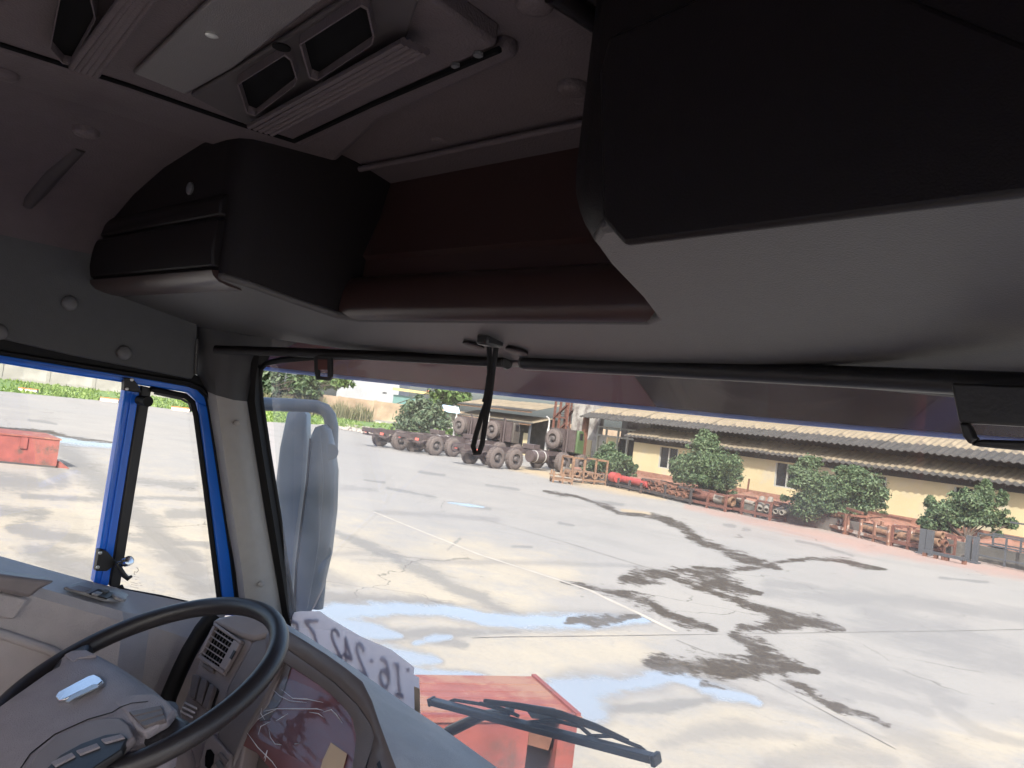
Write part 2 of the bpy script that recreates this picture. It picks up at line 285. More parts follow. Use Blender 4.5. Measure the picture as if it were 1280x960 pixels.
DAMP_SHADE = [[(412, 662, 2), (455, 680, 5), (500, 700, 6), (545, 722, 8), (600, 748, 8), (650, 772, 5)], [(390, 744, 13), (450, 750, 11), (520, 752, 7), (565, 757, 3)], [(480, 795, 7), (540, 792, 8), (600, 790, 5), (650, 790, 2)], [(545, 800, 8), (580, 806, 4)], [(760, 887, 5), (840, 882, 8), (890, 874, 4)], [(80, 560, 9), (102, 583, 12), (130, 607, 13), (160, 637, 13), (187, 660, 15), (207, 682, 14), (232, 706, 16), (257, 735, 18)], [(163, 622, 2), (257, 624, 2)], [(173, 602, 5), (240, 608, 5)], [(217, 642, 7), (262, 643, 5)], [(150, 674, 3), (262, 681, 3)], [(0, 600, 10), (30, 603, 12), (60, 607, 5)], [(30, 620, 3), (133, 625, 3)], [(0, 638, 7), (50, 643, 8)], [(20, 660, 7), (60, 668, 9), (110, 676, 6)], [(40, 690, 12), (80, 703, 16), (118, 716, 14)], [(60, 580, 8), (75, 600, 9)], [(735, 626, 1.5), (778, 631, 1.5)], [(906, 656, 1.5), (918, 658, 1.5)], [(930, 661, 1.6), (936, 662, 1.5)], [(996, 676, 1.2), (1025, 682, 1.3), (1066, 695, 1.2)], [(525, 590, 1.5), (555, 594, 1.2)], [(608, 606, 1), (648, 612, 1.2)], [(640, 683, 1), (664, 684, 1.2)], [(560, 687, 1), (575, 673, 1)], [(484, 610, 1.2), (520, 617, 1.6), (545, 622, 1)], [(585, 632, 1.5), (612, 636, 1.5)], [(36, 525, 1), (55, 527, 1.6), (70, 530, 1)], [(455, 600, 0.8), (480, 603, 1)], [(700, 654, 1.5), (716, 657, 1)], [(1175, 722, 1), (1235, 728, 1.2)]]  # damp marks plus tree shade painted into the slab colour
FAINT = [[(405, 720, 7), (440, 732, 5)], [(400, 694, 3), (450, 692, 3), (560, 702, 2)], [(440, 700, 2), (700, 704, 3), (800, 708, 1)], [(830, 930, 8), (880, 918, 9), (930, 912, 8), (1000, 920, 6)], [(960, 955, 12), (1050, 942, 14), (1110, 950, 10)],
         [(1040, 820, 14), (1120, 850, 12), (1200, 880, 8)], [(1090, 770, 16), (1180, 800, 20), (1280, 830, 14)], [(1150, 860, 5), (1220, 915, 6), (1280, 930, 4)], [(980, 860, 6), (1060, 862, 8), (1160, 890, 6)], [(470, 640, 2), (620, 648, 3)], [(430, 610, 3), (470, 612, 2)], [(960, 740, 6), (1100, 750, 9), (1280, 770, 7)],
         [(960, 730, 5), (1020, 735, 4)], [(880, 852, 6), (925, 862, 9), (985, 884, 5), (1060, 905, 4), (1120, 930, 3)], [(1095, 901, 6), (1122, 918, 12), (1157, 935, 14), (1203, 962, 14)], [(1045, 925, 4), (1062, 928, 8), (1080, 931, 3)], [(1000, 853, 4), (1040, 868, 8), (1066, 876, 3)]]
CREAM = [[(20, 650, 60), (120, 660, 60), (240, 680, 60)], [(400, 690, 40), (480, 720, 46), (620, 760, 34)], [(500, 815, 18), (640, 815, 24), (790, 812, 20)], [(780, 930, 40), (900, 920, 40), (1000, 935, 30)], [(560, 690, 20), (700, 720, 18)], [(1000, 930, 30), (1150, 940, 24), (1280, 930, 20)]]
RUSTY = [[(858, 633, 2), (905, 643, 4), (960, 655, 5), (1010, 666, 6), (1080, 681, 8), (1130, 690, 7), (1180, 700, 6), (1280, 718, 6)]]
OCHRE = [[(640, 584, 3), (690, 594, 4), (730, 604, 5), (780, 613, 5), (830, 622, 3)], [(778, 638, 1.5), (800, 641, 2), (815, 643, 1.5)]]
def stroke_field(u, v, ok, strokes):
    out = np.full(u.shape, -4.0)
    for st in strokes:
        us = [p[0] for p in st]; vsx = [p[1] for p in st]; hm = max(p[2] for p in st)
        sel = ok & (u > min(us) - 6 * hm - 10) & (u < max(us) + 6 * hm + 10) & (v > min(vsx) - 4 * hm - 8) & (v < max(vsx) + 4 * hm + 8)
        idx = np.nonzero(sel)[0]
        if not len(idx): continue
        a, b = u[idx], v[idx]
        for (x0, y0, h0), (x1, y1, h1) in zip(st[:-1], st[1:]):
            dx, dy = x1 - x0, y1 - y0; t = np.clip(((a - x0) * dx + (b - y0) * dy) / (dx * dx + dy * dy + 1e-9), 0, 1)
            d = np.hypot((a - x0 - t * dx) * 0.7, b - y0 - t * dy); h = h0 + (h1 - h0) * t + 0.35
            out[idx] = np.maximum(out[idx], np.clip(1 - d / h, -4, 1))
    return out
def make_ground():
    A = np.concatenate([np.radians(np.linspace(-70, 8, 14)), np.radians(np.linspace(9, 79, 560)), np.radians(np.linspace(82, 286, 40))])   # left of +Y
    dep = np.concatenate([np.linspace(0.05, 1.6, 200)[::-1]])
    rad = np.concatenate([[0.0, 1.0, 2.0], np.geomspace(3.0, 130, 330), np.geomspace(150, 1400, 12)])
    AA, RR = np.meshgrid(A, rad, indexing='ij'); X = -np.sin(AA) * RR; Y = np.cos(AA) * RR; P = np.stack([X.ravel(), Y.ravel(), np.zeros(X.size)], 1)
    na, nr = len(A), len(rad)
    u, v, z = proj(P); ok = z > 0.5
    i, j = np.meshgrid(np.arange(na), np.arange(nr - 1), indexing='ij'); i2 = (i + 1) % na
    F = np.stack([i * nr + j, i * nr + j + 1, i2 * nr + j + 1, i2 * nr + j], -1).reshape(-1, 4)
    me = bpy.data.meshes.new('concrete_yard'); me.vertices.add(len(P)); me.vertices.foreach_set('co', P.ravel())
    me.loops.add(F.size); me.loops.foreach_set('vertex_index', F.ravel()[::1].astype(np.int32)); me.polygons.add(len(F))
    me.polygons.foreach_set('loop_start', np.arange(0, F.size, 4, dtype=np.int32)); me.update(calc_edges=True)
    me.flip_normals() if me.polygons[500].normal.z < 0 else None
    for nm, st in (('mud', MUD), ('water', WATER), ('damp', DAMP_SHADE), ('faint', FAINT), ('cream', CREAM), ('rust', RUSTY), ('ochre', OCHRE)):
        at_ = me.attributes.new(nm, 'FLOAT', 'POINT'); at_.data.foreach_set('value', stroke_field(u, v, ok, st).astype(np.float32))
    m = bpy.data.materials.new('concrete_slab'); m.use_nodes = True; nt = m.node_tree; N = nt.nodes; L = nt.links; B = N['Principled BSDF']
    tc = N.new('ShaderNodeTexCoord')
    def noise(s, d=6, r=0.6, sc=(1, 1, 1)):
        mp = N.new('ShaderNodeMapping'); mp.inputs['Scale'].default_value = sc; L.new(tc.outputs['Object'], mp.inputs[0])
        n = N.new('ShaderNodeTexNoise'); n.inputs['Scale'].default_value = s; n.inputs['Detail'].default_value = d; n.inputs['Roughness'].default_value = r; L.new(mp.outputs[0], n.inputs[0]); return n.outputs['Fac']
    def mix(f, a, b):
        x = N.new('ShaderNodeMix'); x.data_type = 'RGBA'
        if isinstance(f, float): x.inputs['Factor'].default_value = f
        else: L.new(f, x.inputs['Factor'])
        for k, c in (('A', a), ('B', b)):
            if isinstance(c, tuple): x.inputs[k].default_value = (*c, 1)
            else: L.new(c, x.inputs[k])
        return x.outputs['Result']
    def rng_(f, lo, hi, a=0.0, b=1.0):
        r = N.new('ShaderNodeMapRange'); r.interpolation_type = 'SMOOTHSTEP'; L.new(f, r.inputs[0])
        for k, x in zip((1, 2, 3, 4), (lo, hi, a, b)): r.inputs[k].default_value = x
        return r.outputs[0]
    def math_(op, a, b):
        q = N.new('ShaderNodeMath'); q.operation = op
        for k, x in enumerate((a, b)):
            if isinstance(x, float): q.inputs[k].default_value = x
            else: L.new(x, q.inputs[k])
        return q.outputs[0]
    def attr(nm):
        a = N.new('ShaderNodeAttribute'); a.attribute_name = nm; return a.outputs['Fac']
    fine = noise(1.1, 10, 0.75); med = noise(0.35, 6, 0.65); big = noise(0.06, 4); grain = noise(14, 6, 0.75); streak = noise(0.5, 5, 0.6, (0.25, 1.0, 1))
    ragged = noise(5.0, 8, 0.75, (0.6, 1.0, 1))
    def stain(nm, amp, soft, nz=fine):
        s = math_('ADD', math_('ADD', attr(nm), math_('MULTIPLY', math_('SUBTRACT', nz, 0.5), amp)), math_('MULTIPLY', math_('SUBTRACT', ragged, 0.5), amp * 0.6)); return rng_(s, -soft + 0.02, soft + 0.02)
    base = mix(rng_(med, 0.35, 0.65), (0.225, 0.212, 0.195), (0.20, 0.19, 0.178))
    base = mix(rng_(big, 0.4, 0.62), base, (0.205, 0.197, 0.188))
    base = mix(math_('MULTIPLY', stain('cream', 5.0, 1.0), 0.9), base, mix(rng_(med, 0.35, 0.65), (0.30, 0.262, 0.20), (0.25, 0.222, 0.178)))
    base = mix(rng_(streak, 0.52, 0.72, 0, 0.55), base, (0.165, 0.158, 0.15))
    base = mix(rng_(grain, 0.45, 0.8, 0, 0.45), base, (0.14, 0.13, 0.115))
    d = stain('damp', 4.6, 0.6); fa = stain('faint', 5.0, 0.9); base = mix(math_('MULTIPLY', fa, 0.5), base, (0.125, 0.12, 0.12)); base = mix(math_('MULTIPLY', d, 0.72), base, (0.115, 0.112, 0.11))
    base = mix(math_('MULTIPLY', stain('rust', 4.0, 0.9), 0.42), base, (0.29, 0.135, 0.095))
    base = mix(math_('MULTIPLY', stain('ochre', 2.2, 0.7), 0.7), base, (0.31, 0.235, 0.135))
    wpn = N.new('ShaderNodeVectorMath'); wpn.operation = 'MULTIPLY_ADD'; nzc = N.new('ShaderNodeTexNoise'); nzc.inputs['Scale'].default_value = 0.8; nzc.inputs['Detail'].default_value = 5
    L.new(tc.outputs['Object'], nzc.inputs[0]); L.new(nzc.outputs['Color'], wpn.inputs[0]); wpn.inputs[1].default_value = (1.6, 1.6, 0); L.new(tc.outputs['Object'], wpn.inputs[2])
    vo = N.new('ShaderNodeTexVoronoi'); vo.feature = 'DISTANCE_TO_EDGE'; vo.inputs['Scale'].default_value = 0.28; L.new(wpn.outputs[0], vo.inputs['Vector'])
    ck = math_('MULTIPLY', rng_(vo.outputs['Distance'], 0.0, 0.006, 1, 0), rng_(noise(0.22, 3), 0.50, 0.58)); base = mix(math_('MULTIPLY', ck, 0.75), base, (0.07, 0.063, 0.055))
    sp2 = noise(5.5, 3, 0.5); base = mix(rng_(sp2, 0.70, 0.76, 0, 0.6), base, (0.10, 0.09, 0.08))
    wt = stain('water', 3.0, 0.55); halo = rng_(math_('ADD', attr('mud'), math_('MULTIPLY', math_('SUBTRACT', fine, 0.5), 2.6)), -0.9, 0.2)
    base = mix(math_('MULTIPLY', halo, 0.35), base, (0.155, 0.147, 0.145))
    wetm = rng_(math_('ADD', attr('water'), math_('MULTIPLY', math_('SUBTRACT', fine, 0.5), 3.5)), -1.1, 0.1); base = mix(math_('MULTIPLY', wetm, 0.5), base, (0.12, 0.112, 0.105))
    md = math_('MULTIPLY', stain('mud', 6.5, 0.34), rng_(noise(2.2, 6, 0.7), 0.36, 0.52, 0.62, 1.0))
    mudc = mix(rng_(grain, 0.35, 0.7), (0.022, 0.016, 0.010), (0.062, 0.046, 0.028))
    base = mix(wt, base, (0.185, 0.192, 0.20)); base = mix(md, base, mudc)
    L.new(base, B.inputs['Base Color'])
    rough = mix(wt, (0.9, 0.9, 0.9), mix(rng_(med, 0.4, 0.7), (0.02, 0.02, 0.02), (0.14, 0.14, 0.14))); rough = mix(md, rough, (0.85, 0.85, 0.85)); L.new(rough, B.inputs['Roughness'])
    B.inputs['Specular IOR Level'].default_value = 0.35
    sp = N.new('ShaderNodeMapRange'); L.new(wt, sp.inputs[0]); sp.inputs[3].default_value = 0.3; sp.inputs[4].default_value = 1.0; L.new(sp.outputs[0], B.inputs['Specular IOR Level'])
    bp = N.new('ShaderNodeBump'); bp.inputs['Distance'].default_value = 0.02; L.new(grain, bp.inputs['Height'])
    bs = N.new('ShaderNodeMapRange'); L.new(wt, bs.inputs[0]); bs.inputs[3].default_value = 0.35; bs.inputs[4].default_value = 0.0; L.new(bs.outputs[0], bp.inputs['Strength']); L.new(bp.outputs[0], B.inputs['Normal'])
    me.materials.append(m); o = bpy.data.objects.new('concrete_yard', me); COL.objects.link(o); props(o, 'pale stained concrete yard with mud trails and puddles', kind='structure')
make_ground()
def strip(name, px, w, m, z=0.004, jit=0.3):
    P = [onZ(u, v, 0) for u, v in px]; Q = []
    for a, b in zip(P[:-1], P[1:]):
        n = max(2, int((b - a).length / 0.35)); Q += [a.lerp(b, k / n) for k in range(n)]
    Q.append(P[-1]); mb = MB(); L_, R_ = [], []
    for i, q in enumerate(Q):
        t = (Q[min(i + 1, len(Q) - 1)] - Q[max(i - 1, 0)]).normalized(); n = Vector((-t.y, t.x, 0)); k = w / 2
        L_.append(q + n * k * (1 + random.uniform(-jit, jit)) + Vector((0, 0, z))); R_.append(q - n * k * (1 + random.uniform(-jit, jit)) + Vector((0, 0, z)))
    mb.loft([L_, R_], closed=False); return props(mb.build(name, m), kind='structure')
M['joint_pale'] = mat('pale_joint_mortar', (0.29, 0.265, 0.23), 0.9, 0.12, 3, 0.2, 20)
M['joint_dark'] = mat('open_joint_dirt', (0.10, 0.09, 0.08), 0.95, 0.5, 5, 0.2, 20)
strip('slab_joint', [(467, 640), (534, 667), (601, 694), (686, 721), (737, 738), (800, 768), (845, 790)], 0.085, M['joint_pale'])
strip('slab_joint', [(590, 797.5), (632, 796.5), (830, 794), (1056, 790.5), (1181, 789), (1280, 787)], 0.022, M['joint_dark'], jit=0.9)
strip('slab_joint', [(845, 800), (900, 822), (985, 865), (1120, 937)], 0.02, M['joint_dark'], jit=0.9)
strip('slab_joint', [(600, 648), (700, 676), (800, 707), (900, 735)], 0.03, M['joint_dark'], jit=0.9)

# ------------------------------------------------------------------ vegetation
def leaves(mb, c, rad, n, size, shell=0.55, seed=0, up=0.3):
    r = np.random.default_rng(seed); D = r.normal(size=(n, 3)); D /= np.linalg.norm(D, axis=1)[:, None]
    rr = (shell + (1 - shell) * r.random(n)) ** 0.8 * (1 + 0.18 * r.normal(size=n)); P = np.array(c) + D * rr[:, None] * np.array(rad)
    nr = D + r.normal(size=(n, 3)) * 0.7 + np.array([0, 0, up]); nr /= np.linalg.norm(nr, axis=1)[:, None]
    a = np.cross(nr, r.normal(size=(n, 3))); a /= np.linalg.norm(a, axis=1)[:, None] + 1e-9; b = np.cross(nr, a)
    s = size * (0.6 + 0.8 * r.random(n))[:, None]
    V = np.stack([P - a * s, P + b * s * 0.45 + nr * s * 0.12, P + a * s, P - b * s * 0.45 + nr * s * 0.12], 1).reshape(-1, 3)
    k = len(mb.v); mb.v += [tuple(x) for x in V]; mb.f += [(k + 4 * i, k + 4 * i + 1, k + 4 * i + 2, k + 4 * i + 3) for i in range(n)]; mb.mi += [0] * n
def tree(name, label, cat, base, clumps, leafm, size, dens, group=None, trunk_r=0.09, seed=0, fork=None):
    """clumps: list of (centre, radii) in world coordinates, built round the trunk standing at base"""
    base = Vector(base); t = thing(name, label, cat, base, 0, group); cm = MB(); rr = random.Random(seed)
    for i, (c, rad) in enumerate(clumps):
        vol = rad[0] * rad[1] * rad[2]
        n = int(dens * max(0.25, vol ** 0.72)); leaves(cm, c, rad, n, size, 0.3, seed * 50 + i)
        for k in range(9):   # sprigs that break the outline
            d = Vector((rr.gauss(0, 1), rr.gauss(0, 1), rr.gauss(0.2, 0.8))).normalized(); q = Vector(c) + Vector((d.x * rad[0], d.y * rad[1], d.z * rad[2])) * rr.uniform(0.9, 1.45); sk = rr.uniform(0.16, 0.36)
            leaves(cm, q, [x * sk for x in rad], max(8, int(n * sk * sk * 0.75)), size, 0.1, seed * 50 + i * 7 + k + 900)
    cm.build('crown', leafm, t)
    tm = MB(); f = Vector(fork) if fork else base + Vector((0, 0, 0.5))
    tm.tube([base - Vector((0, 0, 0.1)), base.lerp(f, 0.5) + Vector((0.03, 0, 0)), f], [trunk_r * 1.25, trunk_r, trunk_r * 0.85], 8)
    for i, (c, rad) in enumerate(clumps):
        c = Vector(c); mid = f.lerp(c, 0.5) + Vector((rr.uniform(-.15, .15), rr.uniform(-.15, .15), -0.05))
        tm.tube([f, mid, c], [trunk_r * 0.5, trunk_r * 0.3, trunk_r * 0.12], 6)
        for k in range(4):
            d = Vector((rr.gauss(0, 1), rr.gauss(0, 1), rr.gauss(0.3, 0.7))).normalized(); tm.tube([mid.lerp(c, 0.5), c + Vector((d.x * rad[0], d.y * rad[1], d.z * rad[2])) * 0.9], [trunk_r * 0.16, trunk_r * 0.06], 5)
    tm.build('trunk', M['bark'], t, smooth=60)
    return t
def dep(p): return (Vector(p) - CAM).dot(_f)
def clumps_px(lst, D, sq=1.0):      # (u, v, ru, rv) measured at a distance D -> clump centres and radii
    out = []
    for i, (u, v, ru, rv) in enumerate(lst):
        k = D / FPX; off = (((i * 37) % 11) / 10 - 0.5) * ru * k * 0.9
        out.append((at(u, v, D + off), (ru * k, ru * k * sq, rv * k)))
    return out
# ------------------------------------------------------------------ the long yellow building
P0 = onZ(787, 603, 0); _d = ray(-74, 436.3); SD = Vector((-_d.x, -_d.y, 0)).normalized()      # along the wall, to the right
IN = Vector((-SD.y, SD.x, 0));  IN = IN if IN.dot(P0 - CAM) > 0 else -IN                      # into the building
RZ = math.atan2(SD.y, SD.x)
def wl(x, y, z): return P0 + SD * x + IN * y + Vector((0, 0, z))
def wp(u, v, y=0.0):
    p = onP(u, v, P0 + IN * y, IN); q = p - P0; return q.dot(SD), p.z
def tolocal(p): q = Vector(p) - P0; return Vector((q.dot(SD), q.dot(IN), q.z))
def corrugated(name, w, run, rise, pitch, amp, th=0.018):
    nx = int(w / pitch * 8); mb = MB(); loops = []
    for (yy, zz) in ((0, 0), (run * 0.16, rise * 0.16), (run, rise)):
        loops.append([(w * i / nx, yy, zz + amp * math.cos(2 * math.pi * i * (w / nx) / pitch)) for i in range(nx + 1)])
    lo = [[(x, y, z - th) for x, y, z in l] for l in loops]
    mb.loft([loops[1], loops[2], lo[2], lo[0]], closed=False); mb.cm = 1; mb.loft([lo[0], loops[0], loops[1]], closed=False); return mb.build(name, [M['roof'], M['roof_edge']], None, smooth=50)
bld = thing('yellow_building', 'long cream yellow single storey building with two tiers of corrugated roof and dark windows', 'building', P0, RZ)
wins = [(2.0, 3.35, 1.08, 2.2), (9.45, 10.75, 1.10, 2.2), (13.6, 14.9, 1.12, 2.2), (17.6, 19.0, 1.14, 2.2), (23.0, 24.4, 1.14, 2.2)]
mb = MB(); xs = 0.0
for a, b, z0, z1 in wins:
    mb.box((xs, 0, 0.75), (a, 0.25, 2.28)); mb.box((a, 0, z1), (b, 0.25, 2.28)); mb.box((a, 0, 0.75), (b, 0.25, z0)); xs = b
mb.box((xs, 0, 0.75), (34, 0.25, 2.28)); mb.box((0, 0.25, 0.0), (0.25, 8, 2.28)); mb.build('wall', M['wall_yellow'], bld, world=False)
MB().box((0.0, -0.03, -0.1), (34, 0.22, 0.75)).build('plinth', M['plinth'], bld, world=False)
MB().box((-0.1, 0.04, 2.281), (34, 0.2, 2.62)).box((0.1, 1.02, 2.6), (34, 1.1, 3.8)).box((-4.6, 2.2, 0), (34, 2.3, 2.1)).build('fascia', M['fascia'], bld, world=False)  # near-black boards painted as the shade under the eave and between roofs
for a, b, z0, z1 in wins:
    w = MB(); w.box((a, 0.02, z0), (a + 0.06, 0.12, z1)); w.box((b - 0.06, 0.02, z0), (b, 0.12, z1)); w.box((a + 0.06, 0.02, z0), (b - 0.06, 0.12, z0 + 0.05)); w.box(((a + b) / 2 - 0.03, 0.03, z0 + 0.05), ((a + b) / 2 + 0.03, 0.12, z1))
    wo = w.build('window', M['frame_pale'], bld, world=False)
    MB().box((a + 0.06, 0.10, z0 + 0.05), ((a + b) / 2 - 0.03, 0.115, z1)).build('pane', M['pane_dark'], wo, world=False)
    MB().box(((a + b) / 2 + 0.03, 0.10, z0 + 0.05), (b - 0.06, 0.115, z1)).build('pane', M['pane_dark'], wo, world=False)
s0 = corrugated('roof_sheet', 1.2, 1.6, 0.62, 0.3, 0.03, 0.03); s0.location = (-0.35, -0.55, 2.55); s0.rotation_euler.z = 0; s0.parent = bld
for k in range(1, 29):
    c = child_copy(s0, bld); c.location = (-0.35 + 1.19 * k, -0.55 + random.uniform(-0.03, 0.02), 2.55 + 0.012 * (k % 2) + random.uniform(-0.012, 0.012))
s1 = corrugated('roof_sheet', 1.2, 5.2, 2.1, 0.3, 0.03, 0.03); s1.location = (-4.45, -0.45, 3.36); s1.parent = bld
for k in range(1, 32):
    c = child_copy(s1, bld); c.location = (-4.45 + 1.19 * k, -0.45 + random.uniform(-0.03, 0.02), 3.36 + 0.012 * (k % 2) + random.uniform(-0.012, 0.012))
ra = MB().bar((0.4, 0.05, 2.63), (0.4, -0.48, 2.46), 0.06, 0.09).build('rafter', M['fascia'], bld, world=False)
for k in range(1, 28): c = child_copy(ra, bld); c.location.x = 1.2 * k
# open bay at its left end, glazed with pale frames
bay = MB()
for x in (-4.35, -3.6, -2.55, -1.7, -0.95, -0.12): bay.box((x, 1.0, 0), (x + 0.09, 1.1, 2.95))
for z in (2.35, 2.86): bay.box((-4.26, 1.01, z), (-0.12, 1.09, z + 0.09))
bay.build('bay_frame', M['frame_pale'], bld, world=False)
for i, (x0, x1, z0, z1, m) in enumerate(((-4.25, -3.61, 0.2, 2.34, 'frame_pale'), (-3.5, -2.56, 0.2, 2.34, 'wall_yellow'), (-2.45, -1.71, 0, 2.34, 'pane_dark'), (-1.6, -0.96, 0.0, 2.34, 'pane_dark'), (-0.85, -0.13, 0, 2.34, 'pane_dark'))):
    MB().box((x0, 1.12, z0), (x1, 1.16, z1)).build('bay_panel', M[m], bld, world=False)
MB().box((-4.6, 3.2, 2.1), (0, 3.3, 3.6)).build('back_wall', M['stained_wall'], bld, world=False)
post = MB(); post.bar((-4.55, 0.2, 0), (-4.55, 0.2, 3.4), 0.28); post.build('pilaster', M['rust'], bld, world=False)
# stained wall, stair tower and shed left of it
sw = thing('stained_wall', 'tall stained grey concrete gable between the rusty stair and the yellow building', 'wall', wl(-7.6, 1.6, 0), RZ)
MB().box((0, 0, 0), (2.75, 0.3, 6.2)).build('gable', M['stained_wall'], sw, world=False)
MB().box((0.3, -0.05, 0), (1.1, -0.002, 2.1)).build('door_leaf', M['wall_yellow'], sw, world=False)
MB().box((1.45, -0.04, 0), (2.2, -0.002, 2.0)).build('door_leaf', M['wall_yellow'], sw, world=False)
st = thing('stair_tower', 'rusty red steel stair frame standing at the end of the open shed', 'stair', wl(-9.1, 1.3, 0), RZ)
mb = MB()
for x in (0, 0.55, 1.35): mb.bar((x, 0, 0), (x, 0, 5.2), 0.12); mb.bar((x, 0.9, 0), (x, 0.9, 5.2), 0.1)
for z in (1.9, 3.2, 4.4): mb.bar((0, 0, z), (1.35, 0, z), 0.1)
mb.build('post_frame', M['rust_red'], st, world=False)
for z in (1.9, 3.15):
    a = MB(); a.bar((0.05, -0.05, z), (1.35, -0.05, z + 0.95), 0.16, 0.08); a.bar((0.05, 0.85, z), (1.35, 0.85, z + 0.95), 0.16, 0.08)
    for k in range(6): a.box((0.1 + 0.2 * k, 0, z + 0.1 + 0.145 * k), (0.32 + 0.2 * k, 0.8, z + 0.13 + 0.145 * k))
    a.build('flight', M['rust_red'], st, world=False)
MB().box((-0.2, 0.3, 0), (0.45, 0.38, 2.0)).build('lower_panel', M['pipe_red'], st, world=False)
SY = 6.0
xa, za = wp(580, 505, SY); xb, zb = wp(668, 514.6, SY); xc, zc = wp(577, 518.6, SY); xd, zd = wp(669, 532, SY)
sh = thing('open_shed', 'open fronted shed with two tiers of brown corrugated roof behind the parked trucks', 'shed', wl(xc, SY, 0), RZ)
L1 = xb - xc + 0.4
for (z, run, rise) in ((za, 3.0, 0.75), (zc, 2.2, 0.6)):
    n = 6; s = corrugated('roof_sheet', L1 / n, run, rise, 0.28, 0.03); s.location = (0, -0.6, z); s.parent = sh
    for k in range(1, n): c = child_copy(s, sh); c.location = (L1 / n * k, -0.6 + random.uniform(-.04, .04), z + random.uniform(-.015, .015))
    MB().box((0, -0.55, z - 0.16), (L1, -0.5, z - 0.05)).build('eave_board', M['rust_brown'], sh, world=False)
mb = MB()
for k in range(5): mb.bar((0.3 + (L1 - 0.6) * k / 4, -0.3, 0), (0.3 + (L1 - 0.6) * k / 4, -0.3, zc - 0.06), 0.14)
mb.build('post_row', M['grey_steel'], sh, world=False)
MB().box((0, 3.0, 0), (L1, 3.2, zc + 0.5)).build('back_wall', M['mossy'], sh, world=False)
for a in (0.56, 0.70, 0.83): MB().box((L1 * a, 0.3, 0), (L1 * a + 0.85, 0.36, 1.75)).build('door_leaf', M['white_paint'] if a < .8 else M['wall_yellow'], sh, world=False)
# raised bed along the wall
bed = MB(); bed.box((-1.0, -4.2, -0.2), (34, -4.0, 0.5)); props(bed.build('planter_kerb', M['mossy']), kind='structure'); o = bpy.data.objects['planter_kerb']; o.location = P0; o.rotation_euler.z = RZ
b2 = MB(); n = 60
rows = [[(-1 + 35 * i / n, y, (0.47 + 0.1 * math.sin(i * 1.7 + j) + 0.25 * (j == 1) * abs(math.sin(i * .9)) * (0.4 + 0.6 * (i > 14)))) for i in range(n + 1)] for j, y in enumerate((-4.0, -2.4, -1.2, 0.0))]
b2.loft(rows, closed=False); o = b2.build('planting_soil', M['soil'], None, smooth=80); o.location = P0; o.rotation_euler.z = RZ; props(o, kind='structure')

# trees of the bed
def on_bed(u, D): p = at(u, 480, D); return Vector((p.x, p.y, 0.0))
D = 40.0
tree('bush', 'round green bush beside the glazed bay and the red pipe rack', 'bush', onZ(764, 604, 0.0), clumps_px([(762, 580, 22, 18), (747, 588, 15, 13), (778, 590, 14, 13), (760, 563, 11, 9), (790, 586, 6, 5)], dep(onZ(764, 604, 0.0))), M['leaf'], 0.07, 5600, 'trees along the yellow building', 0.06, 1)
tree('small_tree', 'dark green tree with tall pointed top before the first window of the yellow building', 'tree', onZ(886, 624, 0.2), clumps_px([(885, 580, 30, 22), (865, 592, 22, 16), (906, 596, 20, 16), (882, 556, 16, 14), (880, 546, 7, 8), (915, 578, 12, 10), (856, 580, 13, 11), (892, 608, 18, 8)], dep(onZ(886, 624, 0.2))), M['leaf'], 0.066, 6600, 'trees along the yellow building', 0.10, 2, onZ(885, 614, 0.55))
tree('small_tree', 'broad twin crowned dark tree behind the rack with white posts', 'tree', onZ(1048, 657, 0.2), clumps_px([(1010, 598, 20, 15), (1020, 615, 26, 20), (1055, 610, 24, 20), (1080, 608, 24, 20), (1010, 634, 22, 16), (1045, 636, 28, 14), (1082, 628, 20, 14), (1012, 578, 12, 8), (1068, 590, 14, 8), (1000, 590, 12, 8)], dep(onZ(1048, 657, 0.2))), M['leaf'], 0.062, 7400, 'trees along the yellow building', 0.10, 3, onZ(1046, 647, 0.5))
tree('small_tree', 'sparse open tree with bare forked limbs beside the grey double gate post', 'tree', onZ(1204, 683, 0.2), clumps_px([(1212, 626, 20, 12), (1226, 640, 22, 12), (1195, 636, 18, 10), (1175, 638, 13, 10), (1160, 654, 10, 10), (1163, 628, 6, 6), (1232, 616, 9, 9), (1252, 624, 6, 8), (1240, 650, 15, 9), (1262, 654, 9, 6), (1185, 654, 16, 9), (1210, 650, 14, 9), (1233, 606, 5, 6), (1246, 668, 6, 5)], dep(onZ(1204, 683, 0.2))), M['leaf'], 0.06, 5800, 'trees along the yellow building', 0.085, 4, onZ(1207, 674, 0.5))
